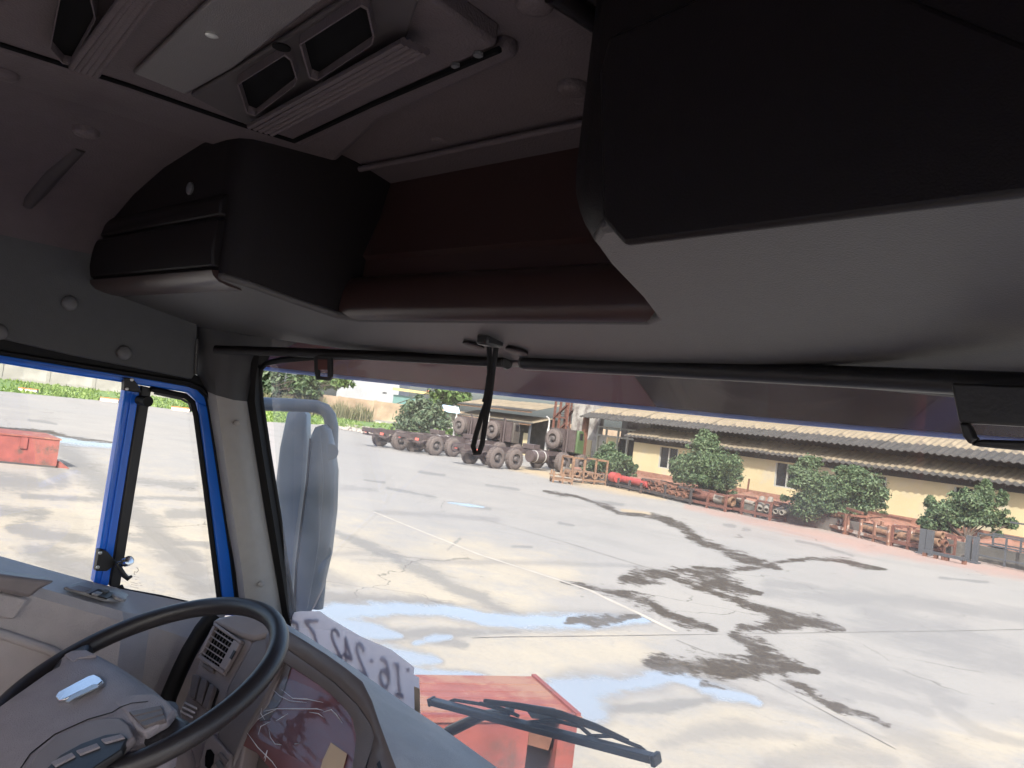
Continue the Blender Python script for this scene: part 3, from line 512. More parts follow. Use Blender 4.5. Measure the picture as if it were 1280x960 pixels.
# ------------------------------------------------------------------ steel racks along the bed
def rack(u0, v0, u1, v1, h, label, m, depth=0.9, posts=3, low=0.12, top=True, extra=None):
    a = onZ(u0, v0, 0); b = onZ(u1, v1, 0); d = b - a; L = d.length; rz = math.atan2(d.y, d.x)
    t = thing('steel_rack', label, 'rack', a, rz, 'steel racks along the planting bed')
    for y in (0.05, depth):
        fr = MB()
        for k in range(posts):
            x = 0.05 + (L - 0.1) * k / (posts - 1); fr.bar((x, y, 0), (x, y, h if (k in (0, posts - 1) or not top) else h * 0.95), 0.085, 0.085, up=(0, 1, 0))
        fr.build('upright', m, t, world=False)
        r2 = MB(); r2.bar((0, y, low + 0.05), (L, y, low + 0.05), 0.09, 0.11); r2.build('lower_rail', m, t, world=False)
    if top:
        r3 = MB(); 
        for x0, x1 in ((0.05, min(L * 0.3, 1.0)), (L - min(L * 0.3, 1.0), L - 0.05)):
            r3.bar((x0, 0.05, h), (x1, 0.05, h), 0.08); r3.bar((x0, depth, h), (x1, depth, h), 0.08)
        r3.bar((0.05, 0.05, h), (0.05, depth, h), 0.08); r3.bar((L - 0.05, 0.05, h), (L - 0.05, depth, h), 0.08)
        r3.build('top_rail', m, t, world=False)
    cr = MB()
    for k in range(posts): x = 0.05 + (L - 0.1) * k / (posts - 1); cr.bar((x, 0.05, low + 0.03), (x, depth, low + 0.03), 0.08)
    cr.build('cross_bearer', m, t, world=False)
    return t, a, rz, L
def lay(name, label, cat, group, a, rz, p, q, r, m, hollow=True, n=12):
    t = thing(name, label, cat, Vector(a) + Matrix.Rotation(rz, 3, 'Z') @ Vector(p), rz, group); mb = MB(); p, q = Vector((0, 0, 0)), Vector(q) - Vector(p)
    ax = q - p; l = ax.length
    mb.lathe((0, 0, 0), ax, [(r * 0.72, 0.25), (r * 0.72, 0), (r, 0), (r, l), (r * 0.72, l), (r * 0.72, l - 0.25), (0.001, l - 0.25)] if hollow else [(0.001, 0), (r, 0), (r, l), (0.001, l)], n)
    mb.build('tube' if hollow else 'drum', m, t, smooth=40, world=False); return t
t, a, rz, L = rack(690, 603, 716, 606, 0.55, 'low brown trestle with loose planks beside the front wheel of the nearest truck', M['rust_brown'], 0.8, 3, top=False)
for k, (y0, z0, m) in enumerate(((0.1, 0.32, 'pipe_pale'), (0.45, 0.36, 'rust_brown'))):
    pl = MB(); pl.bar((-0.2, 0, 0), (1.3, 0.05, -0.05 + 0.1 * k), 0.16, 0.05); o = pl.build('plank', M[m]); o.location = Vector(a) + Matrix.Rotation(rz, 3, 'Z') @ Vector((0.1, y0, z0)); o.rotation_euler.z = rz
    props(o, ('pale yellowish plank lying across the low brown trestle', 'brown plank lying at the back of the low brown trestle')[k], 'plank', 'planks on the low trestle')
t, a, rz, L = rack(713, 603, 758, 607, 1.2, 'tall brown welded frame with open square ends left of the red pipe', M['rust_brown'], 1.1, 4)
for k, (x, z, r) in enumerate(((0.35, 0.42, 0.16), (0.8, 0.45, 0.15), (1.35, 0.42, 0.17), (1.75, 0.42, 0.12))):
    lay('steel_tube', 'hollow brown steel tube end on inside the tall brown frame, %s from its left' % ORD[k], 'tube', 'tubes inside the tall brown frame', a, rz, (x, 0.0, z), (x + 0.05, 1.2, z), r, M['rust_brown'])
t, a, rz, L = rack(757, 607, 800, 617, 0.5, 'low dark cradle carrying the bright red pipe', M['pipe_dark'], 0.8, 4, top=False)
lay('red_pipe', 'thick bright red pipe lying along the low dark cradle', 'pipe', None, a, rz, (-0.1, 0.35, 0.46), (L + 0.1, 0.35, 0.46), 0.17, M['pipe_red'], False, 16)
lay('red_drum', 'short bright red drum at the left end of the red pipe', 'drum', None, a, rz, (0.45, 0.0, 0.50), (0.95, 0.02, 0.50), 0.24, M['pipe_red'], False, 16)
t, a, rz, L = rack(799, 616, 862, 631, 0.66, 'dark rack crowded with short rusty axle tubes', M['pipe_dark'], 0.9, 3)
for k in range(14):
    x = 0.2 + (L - 0.4) * (k % 7) / 6.5; z = 0.30 + 0.26 * (k // 7)
    lay('axle_tube', 'rusty axle tube in the %s row of the dark rack, %s from the left' % (('lower', 'upper')[k // 7], ORD[k % 7]), 'tube', 'rusty axle tubes in the dark rack', a, rz, (x, -0.02 + random.uniform(0, .1), z), (x + random.uniform(-.1, .1), 0.9, z + random.uniform(0, .05)), random.uniform(0.09, 0.13), M['rust'])
t, a, rz, L = rack(860, 630, 906, 640, 0.66, 'red lead rack holding thick drums under the pointed tree', M['rust_red'], 0.9, 3)
for k, (x, x2, r, m) in enumerate(((0.15, 0.75, 0.21, 'rust_red'), (0.8, 1.25, 0.2, 'rust_red'), (1.3, 1.75, 0.22, 'pipe_pale'), (1.78, 2.2, 0.2, 'rust_brown'))):
    lay('steel_drum', ('red rusty drum at the left end of the red lead rack', 'second red drum from the left in the red lead rack', 'pale cream drum in the red lead rack', 'brown drum at the right end of the red lead rack')[k], 'drum', 'drums in the red lead rack', a, rz, (x, 0.3, 0.45), (x2, 0.36, 0.45), r, M[m], True, 14)
t, a, rz, L = rack(908, 639, 962, 651, 0.68, 'red lead rack with tilted pale and grey pipes right of the drums', M['rust_red'], 0.9, 4)
for k, (p, q, r, m) in enumerate((((0.25, .25, .55), (1.2, .3, .5), .09, 'pipe_pale'), ((1.3, .6, .75), (1.8, .0, .38), .12, 'pipe_pale'), ((1.75, .6, .8), (2.15, -.02, .38), .11, 'pipe_pale'), ((1.2, .7, .7), (1.55, .1, .42), .12, 'pipe_dark'), ((2.4, .6, .5), (2.6, .0, .4), .1, 'pipe_pale'), ((2.75, .6, .5), (2.9, .0, .4), .1, 'pipe_pale'), ((2.2, .7, .62), (2.9, .6, .6), .08, 'pipe_dark'))):
    lay('short_pipe', ('pale pipe lying lengthwise at the left of the tilted pipe rack', 'pale pipe tilted forward near the middle of the tilted pipe rack', 'second tilted pale pipe right of the first', 'dark pipe tilted beside the pale ones in the rack', 'pale pipe end left inside the right end frame of the rack', 'pale pipe end right inside the right end frame of the rack', 'thin dark pipe lying at the back of the tilted pipe rack')[k], 'pipe', 'pipes in the tilted pipe rack', a, rz, p, q, r, M[m])
t, a, rz, L = rack(1008, 655, 1054, 668, 0.72, 'rack with white lower bar full of dark pipe ends under the twin crowned tree', M['rust'], 0.9, 3)
MB().bar((0.0, -0.03, 0.2), (L, -0.03, 0.2), 0.05, 0.11).build('white_bar', M['white_rust'], t, world=False)
for k in range(9):
    x = 0.22 + (L - 0.5) * (k % 5) / 4.2 + 0.12 * (k // 5); z = 0.40 + 0.24 * (k // 5)
    lay('pipe_end', ('dark pipe end in the lower row of the white barred rack, %s from the left' if k < 5 else 'brown pipe end on the upper row of the white barred rack, %s from the left') % ORD[k % 5], 'pipe', 'pipes in the white barred rack', a, rz, (x, 0, z), (x, 1.0, z), 0.115, M['pipe_dark'] if k < 5 else M['rust_brown'])
lay('pale_rod', 'pale rod laid on top of the pipe ends in the white barred rack', 'rod', None, a, rz, (0.35, 0.3, 0.80), (1.7, 0.35, 0.78), 0.05, M['pipe_pale'], False)
t, a, rz, L = rack(1056, 668, 1109, 682, 0.68, 'rack with flaking white posts and a single brown pipe', M['white_rust'], 0.9, 4, top=False)
MB().bar((0.0, 0.9, 0.9), (L, 0.9, 0.9), 0.08).bar((0.0, -.02, 0.95), (0.9, -0.02, 0.9), 0.09).build('brown_rail', M['rust'], t, world=False)
lay('brown_pipe', 'long brown pipe lying in the rack with white posts', 'pipe', None, a, rz, (0.5, 0.4, 0.36), (2.1, 0.45, 0.34), 0.11, M['rust_brown'])
t, a, rz, L = rack(1111, 682, 1156, 692, 0.68, 'red rusty rack heaped with thick pipes beside the grey gate post', M['rust_red'], 0.9, 3)
for k, (p, q, r) in enumerate((((0.2, .2, .4), (1.6, .3, .42), .13), ((0.5, .55, .42), (1.7, .5, .40), .13), ((0.7, .4, .62), (1.6, .45, .66), .12))):
    lay('rusty_pipe', ('thick rusty pipe at the front of the heaped red rack', 'thick rusty pipe at the back of the heaped red rack', 'rusty pipe lying on top of the two others in the red rack')[k], 'pipe', 'rusty pipes in the heaped red rack', a, rz, p, q, r, M['rust_brown'] if k != 1 else M['rust'])
# gate posts, orange crate, rails, wire cage
def gatepost(u, v, h, label, dbl):
    a = onZ(u, v, 0); t = thing('gate_post', label, 'post', a, RZ, 'grey gate posts'); 
    for k in range(2): MB().bar((-0.10 + 0.22 * k, 0, 0.05), (-0.10 + 0.22 * k, 0.0, h), 0.15 if dbl else 0.2, 0.12, up=(0, 1, 0)).build('channel', M['grey_steel'], t, world=False)
    MB().box((-0.25, -0.15, 0), (0.25, 0.15, 0.05)).build('foot_plate', M['grey_steel'], t, world=False)
gatepost(1156, 693, 0.8, 'grey steel post left of the orange crate frame', False); gatepost(1213, 703, 0.82, 'grey double channel post right of the sparse tree trunk', True)
a = onZ(1167, 691, 0); t = thing('orange_crate', 'small orange brown open crate frame between the two grey gate posts', 'crate', a, RZ)
for x in (0, 0.33, 0.66):
    MB().bar((x, 0, 0), (x, 0, 0.66), 0.07).build('upright', M['rust_red'], t, world=False); MB().bar((x, 0.5, 0), (x, 0.5, 0.66), 0.07).build('upright', M['rust_red'], t, world=False)
mb = MB()
for z in (0.05, 0.36, 0.63): mb.bar((0, -0.03, z), (0.66, -0.03, z), 0.07); mb.bar((0, 0.53, z), (0.66, 0.53, z), 0.07)
mb.build('rail', M['rust_red'], t, world=False)
t = thing('ground_rail', 'dark steel rail on short feet between the grey gate posts', 'rail', onZ(1150, 694, 0), RZ); P = onZ(1213, 705, 0) - onZ(1150, 694, 0); Lr = P.length
MB().bar((0, 0, 0.16), (Lr, -0.05, 0.16), 0.09, 0.09).build('beam', M['grey_steel'], t, world=False)
for x in (0.15, 0.5, 0.52 * Lr, 0.6 * Lr, 0.97 * Lr): MB().box((x - 0.05, -0.06, 0), (x + 0.05, 0.06, 0.115)).build('foot', M['rust'], t, world=False)
ca = onZ(1219, 703, 0); t = thing('wire_cage', 'empty grey tube cage frame at the right end of the yard', 'cage', ca, RZ); Lc = 2.6
for y in (0, 1.0):
    for x in (0.02, 0.85, 1.65): MB().bar((x, y, 0.05), (x, y, 0.95 if x < 1.5 else 1.45), 0.05).build('upright', M['grey_steel'], t, world=False)
    mb = MB()
    for z in (0.25, 0.62, 0.93): mb.bar((0, y, z), (Lc, y, z), 0.045)
    mb.bar((0.9, y, 1.43), (1.7, y, 1.43), 0.05); mb.build('rail', M['grey_steel'], t, world=False)
mb = MB(); mb.bar((1.65, 0, 1.43), (1.65, 1, 1.43), 0.05); mb.bar((1.65, 0, 0.3), (1.65, 1, 0.3), 0.05); mb.build('cross_tie', M['grey_steel'], t, world=False)
MB().box((1.5, -0.12, 0), (1.75, 0.12, 0.12)).build('foot_block', M['rust'], t, world=False)
pp = onZ(933, 622, 0.5); o = MB().bar((0, 0, 0), (0.04, 0, 0.85), 0.06).build('rusty_stake', M['rust']); o.location = pp; props(o, 'thin rusty stake standing in the bed before the yellow wall', 'stake')
# ------------------------------------------------------------------ parked chassis trucks (nose away from us)
def chassis_truck(loc, rz, label):
    t = thing('chassis_truck', label, 'truck', loc, rz, 'chassis trucks parked in the yard')     # local +y forward, origin on the ground between the rear axles
    for s in (-1, 1): MB().box((s * 0.42 - 0.04, -2.6, 0.86), (s * 0.42 + 0.04, 7.1, 1.12)).build('frame_rail', M['chassis'], t, world=False)
    mb = MB()
    for y in (-2.55, -1.4, 0.0, 1.5, 3.0, 4.6): mb.box((-0.38, y - 0.06, 0.92), (0.38, y + 0.06, 1.08))
    mb.build('cross_member', M['chassis'], t, world=False)
    wp_ = None
    for y in (-0.72, 0.72, 4.9, 6.5):
        ax = MB(); ax.tube([(-0.95, y, 0.56), (0.95, y, 0.56)], 0.09, 8); ax.lathe((-0.18, y, 0.56), (1, 0, 0), [(0.01, 0), (0.24, 0.05), (0.24, 0.31), (0.01, 0.36)], 12); ax.build('axle', M['chassis'], t, smooth=40, world=False)
        for s in (-1, 1):
            if wp_ is None:
                w = MB(); prof = [(0.30, 0.0), (0.40, -0.01), (0.52, 0.02), (0.565, 0.07), (0.565, 0.30), (0.52, 0.35), (0.40, 0.38), (0.30, 0.37)]; w.lathe((0, 0, 0), (1, 0, 0), prof, 28)
                for k in range(28):
                    th = 2 * math.pi * k / 28; c = Vector((0.185, math.cos(th) * 0.57, math.sin(th) * 0.57)); w.obox(c, (0.14, 0, 0), Vector((0, -math.sin(th), math.cos(th))) * 0.035, Vector((0, math.cos(th), math.sin(th))) * 0.018)
                wp_ = w.build('wheel', M['tyre'], t, smooth=35, world=False)
                r = MB(); r.lathe((0, 0, 0), (1, 0, 0), [(0.31, 0.36), (0.29, 0.30), (0.18, 0.24), (0.16, 0.33), (0.10, 0.40), (0.001, 0.41)], 20); r.lathe((0, 0, 0), (1, 0, 0), [(0.30, 0.03), (0.22, 0.12), (0.001, 0.14)], 16); r.build('rim', M['rim'], wp_, smooth=40, world=False); x = wp_
            else:
                x = child_copy(wp_, t)
                for g in wp_.children: child_copy(g, x)
            x.location = (s * 0.78, y, 0.565); x.rotation_euler = (0, 0, 0 if s > 0 else math.pi)
    sp = child_copy(wp_, t); sp.name = 'spare_wheel'; sp.location = (-0.15, 5.42, 1.86); sp.rotation_euler = (0, 0, -math.pi / 2)
    for g in wp_.children: child_copy(g, sp)
    ca = MB(); ca.bar((-0.55, 5.5, 1.12), (-0.55, 5.5, 2.5), 0.08); ca.bar((0.4, 5.5, 1.12), (0.4, 5.5, 2.5), 0.08); ca.bar((-0.5, 5.5, 2.3), (0.4, 5.5, 2.3), 0.08); ca.bar((-0.5, 5.5, 1.3), (0.4, 5.5, 1.3), 0.08); ca.build('spare_carrier', M['chassis'], t, world=False)
    c = MB(); sec = [(5.9, 1.15), (5.9, 2.42), (5.98, 2.5), (6.4, 2.5), (6.55, 2.1), (6.58, 1.1)]
    c.slab([(-1.1, y, z) for y, z in sec], (2.2, 0, 0)); cab = c.build('cab', M['army_green'], t, bevel=0.06, world=False)
    MB().box((1.10, 6.08, 1.95), (1.115, 6.36, 2.35)).box((-1.115, 6.08, 1.95), (-1.10, 6.36, 2.35)).build('side_window', M['pane_dark'], cab, world=False)
    MB().box((-0.98, 5.78, 1.2), (0.98, 5.895, 2.5)).build('rear_panel', M['chassis'], cab, world=False)
    e = MB(); e.tube([(-0.85, 5.45, 1.1), (-0.85, 5.45, 1.55)], 0.11, 10); e.tube([(-0.85, 5.45, 1.5), (-0.85, 5.45, 2.4)], 0.085, 10); e.tube([(-0.85, 5.45, 2.4), (-0.85, 5.45, 2.85), (-0.87, 5.40, 3.0), (-0.95, 5.25, 3.12)], 0.05, 8); e.build('exhaust_stack', M['stack'], t, smooth=40, world=False)
    e = MB(); e.tube([(0.62, 5.5, 1.1), (0.62, 5.5, 2.6), (0.58, 5.4, 2.7)], 0.06, 8); e.build('air_intake', M['chassis'], t, smooth=40, world=False)
    f = MB(); f.lathe((0.75, 2.2, 0.78), (0, 1, 0), [(0.01, 0), (0.34, 0.0), (0.34, 1.3), (0.01, 1.3)], 18); f.build('fuel_tank', M['chassis'], t, smooth=40, world=False)
    for y in (2.5, 3.2): MB().lathe((0.75, y, 0.78), (0, 1, 0), [(0.345, 0), (0.36, 0.0), (0.36, 0.06), (0.345, 0.06)], 18).build('tank_strap', M['stack'], t, world=False)
    for s in (-1, 1):
        MB().box((s * 0.75 - 0.14, -2.05, 0.80), (s * 0.75 + 0.14, -1.98, 0.94)).build('tail_lamp', M['tail_red'], t, world=False)
    b = MB(); b.bar((-1.1, -2.0, 0.72), (1.1, -2.0, 0.72), 0.08, 0.12); b.bar((-0.6, -2.0, 0.75), (-0.42, -2.3, 0.95), 0.06); b.bar((0.6, -2.0, 0.75), (0.42, -2.3, 0.95), 0.06); b.build('rear_bar', M['chassis'], t, world=False)
    MB().box((-1.15, 7.1, 0.6), (1.15, 7.25, 1.0)).build('front_bumper', M['chassis'], t, world=False)
    MB().box((-0.5, 2.9, 1.13), (0.35, 3.5, 1.42)).build('battery_box', M['chassis'], t, bevel=0.02, world=False)
    return t
def at_ground(u, v): p = onZ(u, v, 0); return Vector((p.x, p.y, 0))
trk = chassis_truck(at_ground(632.5, 586.8) + Vector((-1.15, 0, 0)), math.radians(1), 'dark chassis truck with green cab and spare wheel, nearest the rusty racks')
tb = copy_tree(trk, at_ground(555.5, 570.5) + Vector((-1.15, 0, 0)), math.radians(1.5), 'middle one of three chassis trucks, its spare wheel beside a tall exhaust stack')
tc_ = copy_tree(trk, at_ground(512, 563.5) + Vector((-1.15, 0, 0)), math.radians(1), 'farthest chassis truck, its bare frame ending in front of the grass')
for t_ in (tb, tc_):
    for ch in t_.children:
        if ch.name.startswith('cab'): ch.material_slots[0].link = 'OBJECT'; ch.material_slots[0].material = M['dark_cab']
# ------------------------------------------------------------------ grass, far wall, houses, trees
WA = Vector((-111.1, 27.9, 0)); WB = Vector((-105.9, 38.9, 0)); WD = (WB - WA).normalized(); WN = Vector((WD.y, -WD.x, 0)); WN = WN if WN.dot(-WA) > 0 else -WN; WRZ = math.atan2(WD.y, WD.x)
def far(t, off=0.0, z=0.0): return WA + WD * t + WN * off + Vector((0, 0, z))
edge = [onZ(-160, 472, 0), onZ(-60, 482, 0), onZ(0, 489, 0), onZ(150, 503, 0), onZ(330, 527, 0), onZ(420, 532, 0), onZ(490, 547, 0), onZ(580, 557, 0)]
g = MB(); n = len(edge); tops = [far(-60), far(-30), far(0), far(11), far(26), far(34), far(42), far(60)]
rows = [[e + Vector((0, 0, 0.005)) for e in edge], [e.lerp(t, 0.5) + Vector((0, 0, 0.02)) for e, t in zip(edge, tops)], [t + Vector((0, 0, 0.03)) for t in tops]]
g.loft(rows, closed=False); props(g.build('grass_verge', M['grass_base'], None, smooth=80), kind='structure')
bl = MB(); r = np.random.default_rng(3)
for k in range(9000):
    i = r.integers(0, n - 1); a = edge[i].lerp(edge[i + 1], r.random()); b = tops[i].lerp(tops[i + 1], r.random()); p = a.lerp(b, r.random() ** 1.3); h = 0.12 + 0.28 * r.random() ** 2; w = 0.09 + 0.1 * r.random(); th = r.random() * 3.1
    bl.add([p + Vector((math.cos(th) * w, math.sin(th) * w, 0)), p - Vector((math.cos(th) * w, math.sin(th) * w, 0)), p + Vector((r.normal() * .1, r.normal() * .1, h))], [(0, 1, 2)])
props(bl.build('grass', M['grassblade']), 'bright green grass growing on the verge before the far wall', 'grass', kind='stuff')
fw = thing('perimeter_wall', 'long pale concrete panel wall closing the far side of the yard', 'wall', far(-40), WRZ)
pw = None
for k in range(34):
    x = 5.0 * k
    if pw is None:
        pw = MB().box((0.2, 0, 0.35), (4.8, 0.12, 2.9)).build('wall_panel', M['grey_wall'], fw, world=False); po = MB().box((-0.2, -0.08, 0), (0.2, 0.2, 3.0)).build('wall_post', M['grey_wall'], fw, world=False)
    else: c = child_copy(pw, fw); c.location.x = x; c = child_copy(po, fw); c.location.x = x
for ch in fw.children:
    if ch.location.x >= 65: ch.material_slots[0].link = 'OBJECT'; ch.material_slots[0].material = M['brick_wall']
MB().box((-0.2, -0.05, 0), (169.8, 0.15, 0.348)).build('base_course', M['grey_wall'], fw, world=False)
kb = None
for k, (u, v) in enumerate(((35, 490.5), (137, 502.5), (226, 514))):
    p = onZ(u, v, 0); q = onZ(u + 20, v + 2.4, 0); rz = math.atan2(q.y - p.y, q.x - p.x)
    lab = ('white kerb block with orange top seen through the door window, left of the window post', 'white kerb block with orange top touching the blue window post', 'white kerb block with orange top seen through the small quarter window')[k]
    if kb is None:
        kb = thing('kerb_block', lab, 'kerb', p, rz, 'kerb blocks along the grass'); bb = MB(); bb.slab([(-0.75, -0.22, 0), (0.75, -0.22, 0), (0.75, -0.14, 0.26), (-0.75, -0.14, 0.26)], (0, 0.36, 0)); bb.build('block', M['white_paint'], kb, world=False, bevel=0.02)
        MB().box((-0.75, -0.15, 0.262), (0.75, 0.15, 0.34)).build('cap', M['orange_paint'], kb, world=False)
    else: copy_tree(kb, p, rz, lab)
gr = MB(); gp = [onZ(395, 531, 0), onZ(470, 545, 0), onZ(510, 552, 0), onZ(480, 540, 0), onZ(440, 530, 0)]; gr.add([p + Vector((0, 0, 0.03)) for p in gp], [tuple(range(5))]); M['gravel'] = mat('gravel_heap', (0.26, 0.235, 0.21), 1, 0.35, 4, 0.4, 12)
o = gr.build('gravel_patch', M['gravel']); props(o, kind='structure')
st_ = MB(); r = np.random.default_rng(5)
for k in range(500):
    w = r.random(5); w /= w.sum(); p = sum((gp[i] * float(w[i]) for i in range(5)), Vector()); s = 0.06 + 0.12 * r.random(); st_.obox(p + Vector((0, 0, s * .5)), (s, s * .3, 0), (-s * .2, s * .8, 0), (0, 0.1 * s, s * .6))
props(st_.build('gravel', M['gravel']), 'loose grey gravel spilled at the end of the grass verge', 'gravel', kind='stuff')
p = onZ(468, 528, 0); o = MB().bar((-1.0, 0, 0.12), (1.0, 0.5, 0.1), 0.35, 0.2).build('concrete_slab_piece', M['white_paint']); o.location = p; props(o, 'broken white concrete piece lying on the grass verge', 'debris')
# tall dry weeds
wd = MB(); r = np.random.default_rng(9)
for k in range(2600):
    t = r.uniform(27.5, 44); off = r.uniform(0.4, 5.5); p = far(t, off); h = r.uniform(0.7, 2.6) * (0.6 + 0.5 * abs(math.sin(t * 1.3))); w = r.uniform(0.02, 0.07); th = r.random() * 6.28; lean = Vector((r.normal() * .35, r.normal() * .35, 0)); d = Vector((math.cos(th), math.sin(th), 0)) * w
    wd.add([p - d, p + d, p + lean * .4 + d + Vector((0, 0, h * .6)), p + lean * 1.2 + Vector((0, 0, h)), p + lean * .4 - d + Vector((0, 0, h * .6))], [(0, 1, 2, 3, 4)])
props(wd.build('tall_weeds', M['weed']), 'tall dry weeds growing against the far wall', 'weeds', kind='stuff')
def cl(lst, D): return clumps_px(lst, D)
tree('large_bush', 'large rounded grey green bush behind the bare truck frame', 'bush', onZ(527, 548, 0), cl([(525, 525, 26, 18), (508, 532, 16, 14), (545, 530, 18, 16), (528, 508, 18, 11), (516, 517, 18, 12), (540, 515, 14, 12), (552, 538, 12, 10), (500, 537, 9, 8)], 62), M['leaf_grey'], 0.17, 620, None, 0.2, 11)
for k, (u, v, ru, rv, m, lab) in enumerate(((556, 544, 12, 6, 'leaf_fresh', 'low bright green shrub at the right foot of the large bush'), (578, 548, 10, 7, 'leaf_fresh', 'low yellow green shrub left of the exhaust stacks'), (512, 545, 14, 4, 'leaf_fresh', 'low green shrub below the large bush'))):
    tree('shrub', lab, 'shrub', onZ(u, v + rv, 0), cl([(u, v, ru, rv), (u - ru * .6, v + 1, ru * .6, rv * .7), (u + ru * .5, v - 2, ru * .5, rv * .8)], 60), M[m], 0.15, 700, 'shrubs around the large bush', 0.06, 20 + k)
tree('far_tree', 'dense dark tree at the left edge of the windscreen', 'tree', far(20.5, 3), cl([(338, 486, 18, 14), (322, 480, 16, 16), (345, 498, 16, 10), (334, 468, 14, 10), (310, 492, 16, 14)], 108), M['leaf_grey'], 0.5, 130, 'trees along the far wall', 0.2, 31)
tree('far_tree', 'fresh green tree right of the dense dark tree by the far wall', 'tree', far(24.5, 3), cl([(378, 482, 15, 12), (386, 492, 12, 10), (370, 478, 10, 9), (384, 472, 10, 8)], 108), M['leaf'], 0.5, 150, 'trees along the far wall', 0.2, 32)
tree('far_tree', 'pale yellowish tree behind the far wall above the clip on the blind', 'tree', far(29, -8), cl([(418, 478, 14, 8), (432, 476, 10, 6), (404, 474, 14, 9), (395, 480, 10, 8)], 125), M['leaf_fresh'], 0.5, 90, 'trees along the far wall', 0.2, 33)
tree('far_tree', 'yellow green tree crown between the yellow signboard and the shed', 'tree', far(46, -14), cl([(560, 495, 16, 8), (548, 500, 10, 7), (575, 498, 10, 9), (556, 484, 18, 9)], 120), M['leaf_fresh'], 0.5, 100, 'trees along the far wall', 0.2, 34)
def pxbox(u0, v0, u1, v1, D, th, m, name, parent, dz=0.0):     # upright box whose near face spans two measured top corners down to a height
    a = at(u0, v0, D); b = at(u1, v1, D); d = Vector((b.x - a.x, b.y - a.y, 0)); n = Vector((-d.y, d.x, 0)).normalized() * th; n = n if n.dot(a - CAM) > 0 else -n
    z0 = dz; mb = MB(); mb.slab([Vector((a.x, a.y, z0)), Vector((b.x, b.y, z0)), Vector((b.x, b.y, b.z)), Vector((a.x, a.y, a.z))], n); return mb.build(name, M[m], parent)
wh = thing('clad_warehouse', 'pale grey metal clad warehouse rising behind the far wall', 'warehouse', at(425, 520, 138) * 1.0)
pxbox(424, 466, 500, 478, 138, 14, 'sheet_grey', 'cladding', wh); pxbox(478, 490, 483, 490.6, 137.6, 0.3, 'pane_dark', 'window', wh, 4.6)
yb = thing('yellow_shop', 'low shop with yellow signboard over teal cladding behind the far wall', 'shop', at(492, 520, 132))
pxbox(492, 493, 530, 498, 132, 6, 'teal_sheet', 'cladding', yb); mbq = pxbox(491, 484, 548, 492, 131, 0.6, 'yellow_sheet', 'signboard', yb, 5.0); pxbox(533, 489, 539, 490, 130.2, 0.3, 'tail_red', 'sign_disc', yb, 5.6)
bs = thing('blue_roof', 'small hut with blue and white roof sheet behind the large bush', 'hut', at(556, 530, 100))
pxbox(556, 514, 575, 517, 100, 4, 'stained_wall', 'wall', bs); q0 = [at(553, 507, 100), at(573, 510, 100), at(575, 517.5, 99), at(556, 514.5, 99)]; MB().slab(q0, (0, 0, 0.12)).build('roof_sheet', M['blue_sheet'], bs)
# ------------------------------------------------------------------ red steel boxes
h = 0.8
P1 = onZ(723, 895, h); e1 = Vector((-0.454, -0.891, 0)).normalized(); e2 = Vector((-0.905, 0.425, 0)).normalized()
def crate_pt(a, b, z): return P1 + e1 * a + e2 * b + Vector((0, 0, z - h))
cr = thing('red_steel_crate', 'red steel crate with bleached lid and open end, just ahead of the truck bonnet', 'crate', crate_pt(0.8, 0.4, 0))
L1, W1 = 2.1, 0.78
def cslab(pts, off): return MB().slab(pts, off)
cslab([crate_pt(-0.02, -0.02, h - 0.03), crate_pt(L1, -0.02, h - 0.03), crate_pt(L1, W1, h - 0.03), crate_pt(-0.02, W1, h - 0.03)], (0, 0, 0.03)).build('lid', M['red_top'], cr)
li = MB()
for b in (0.09, 0.2, 0.33, 0.45, 0.6): li.bar(crate_pt(0.04, b, h + 0.002), crate_pt(L1 - 0.05, b, h + 0.002), 0.018, 0.006)
li.build('lid_rib', M['red_top'], cr)
li = MB(); li.bar(crate_pt(0, 0, h + 0.008), crate_pt(0, W1, h + 0.008), 0.035, 0.02); li.bar(crate_pt(0.03, 0.0, h + 0.008), crate_pt(L1, 0.0, h + 0.008), 0.03, 0.02); li.build('lid_edge', M['red_paint'], cr)
cslab([crate_pt(0, 0, 0.0), crate_pt(0.13, 0, 0.0), crate_pt(0.13, 0, h - 0.035), crate_pt(0, 0, h - 0.035)], e2 * 0.05).build('corner_plate', M['red_paint'], cr)
cslab([crate_pt(0.34, 0, 0), crate_pt(L1, 0, 0), crate_pt(L1, 0, h - 0.035), crate_pt(0.34, 0, h - 0.035)], e2 * 0.03).build('side_panel', M['red_paint'], cr)
cslab([crate_pt(0, 0.055, 0), crate_pt(0, W1, 0), crate_pt(0, W1, h - 0.035), crate_pt(0, 0.055, h - 0.035)], e1 * 0.03).build('end_panel', M['red_paint'], cr)
cslab([crate_pt(0.035, W1 - 0.03, 0), crate_pt(L1, W1 - 0.03, 0), crate_pt(L1, W1 - 0.03, h - 0.035), crate_pt(0.035, W1 - 0.03, h - 0.035)], e2 * 0.03).build('back_panel', M['red_paint'], cr)
cslab([crate_pt(0.05, 0.06, 0.02), crate_pt(L1, 0.06, 0.02), crate_pt(L1, W1 - 0.05, 0.02), crate_pt(0.05, W1 - 0.05, 0.02)], (0, 0, 0.03)).build('floor_plate', M['rust'], cr)
MB().bar(crate_pt(0.14, 0.10, h - 0.2), crate_pt(0.33, 0.13, h - 0.16), 0.08, 0.10).build('stiffener', M['rust'], cr)
for k, (a, z) in enumerate(((0.035, 0.66), (0.10, 0.66), (0.035, 0.45), (0.10, 0.45))): MB().disc(crate_pt(a, -0.001, z), -e2, 0.008, 0.003, 8).build('bolt_hole', M['void'], cr)
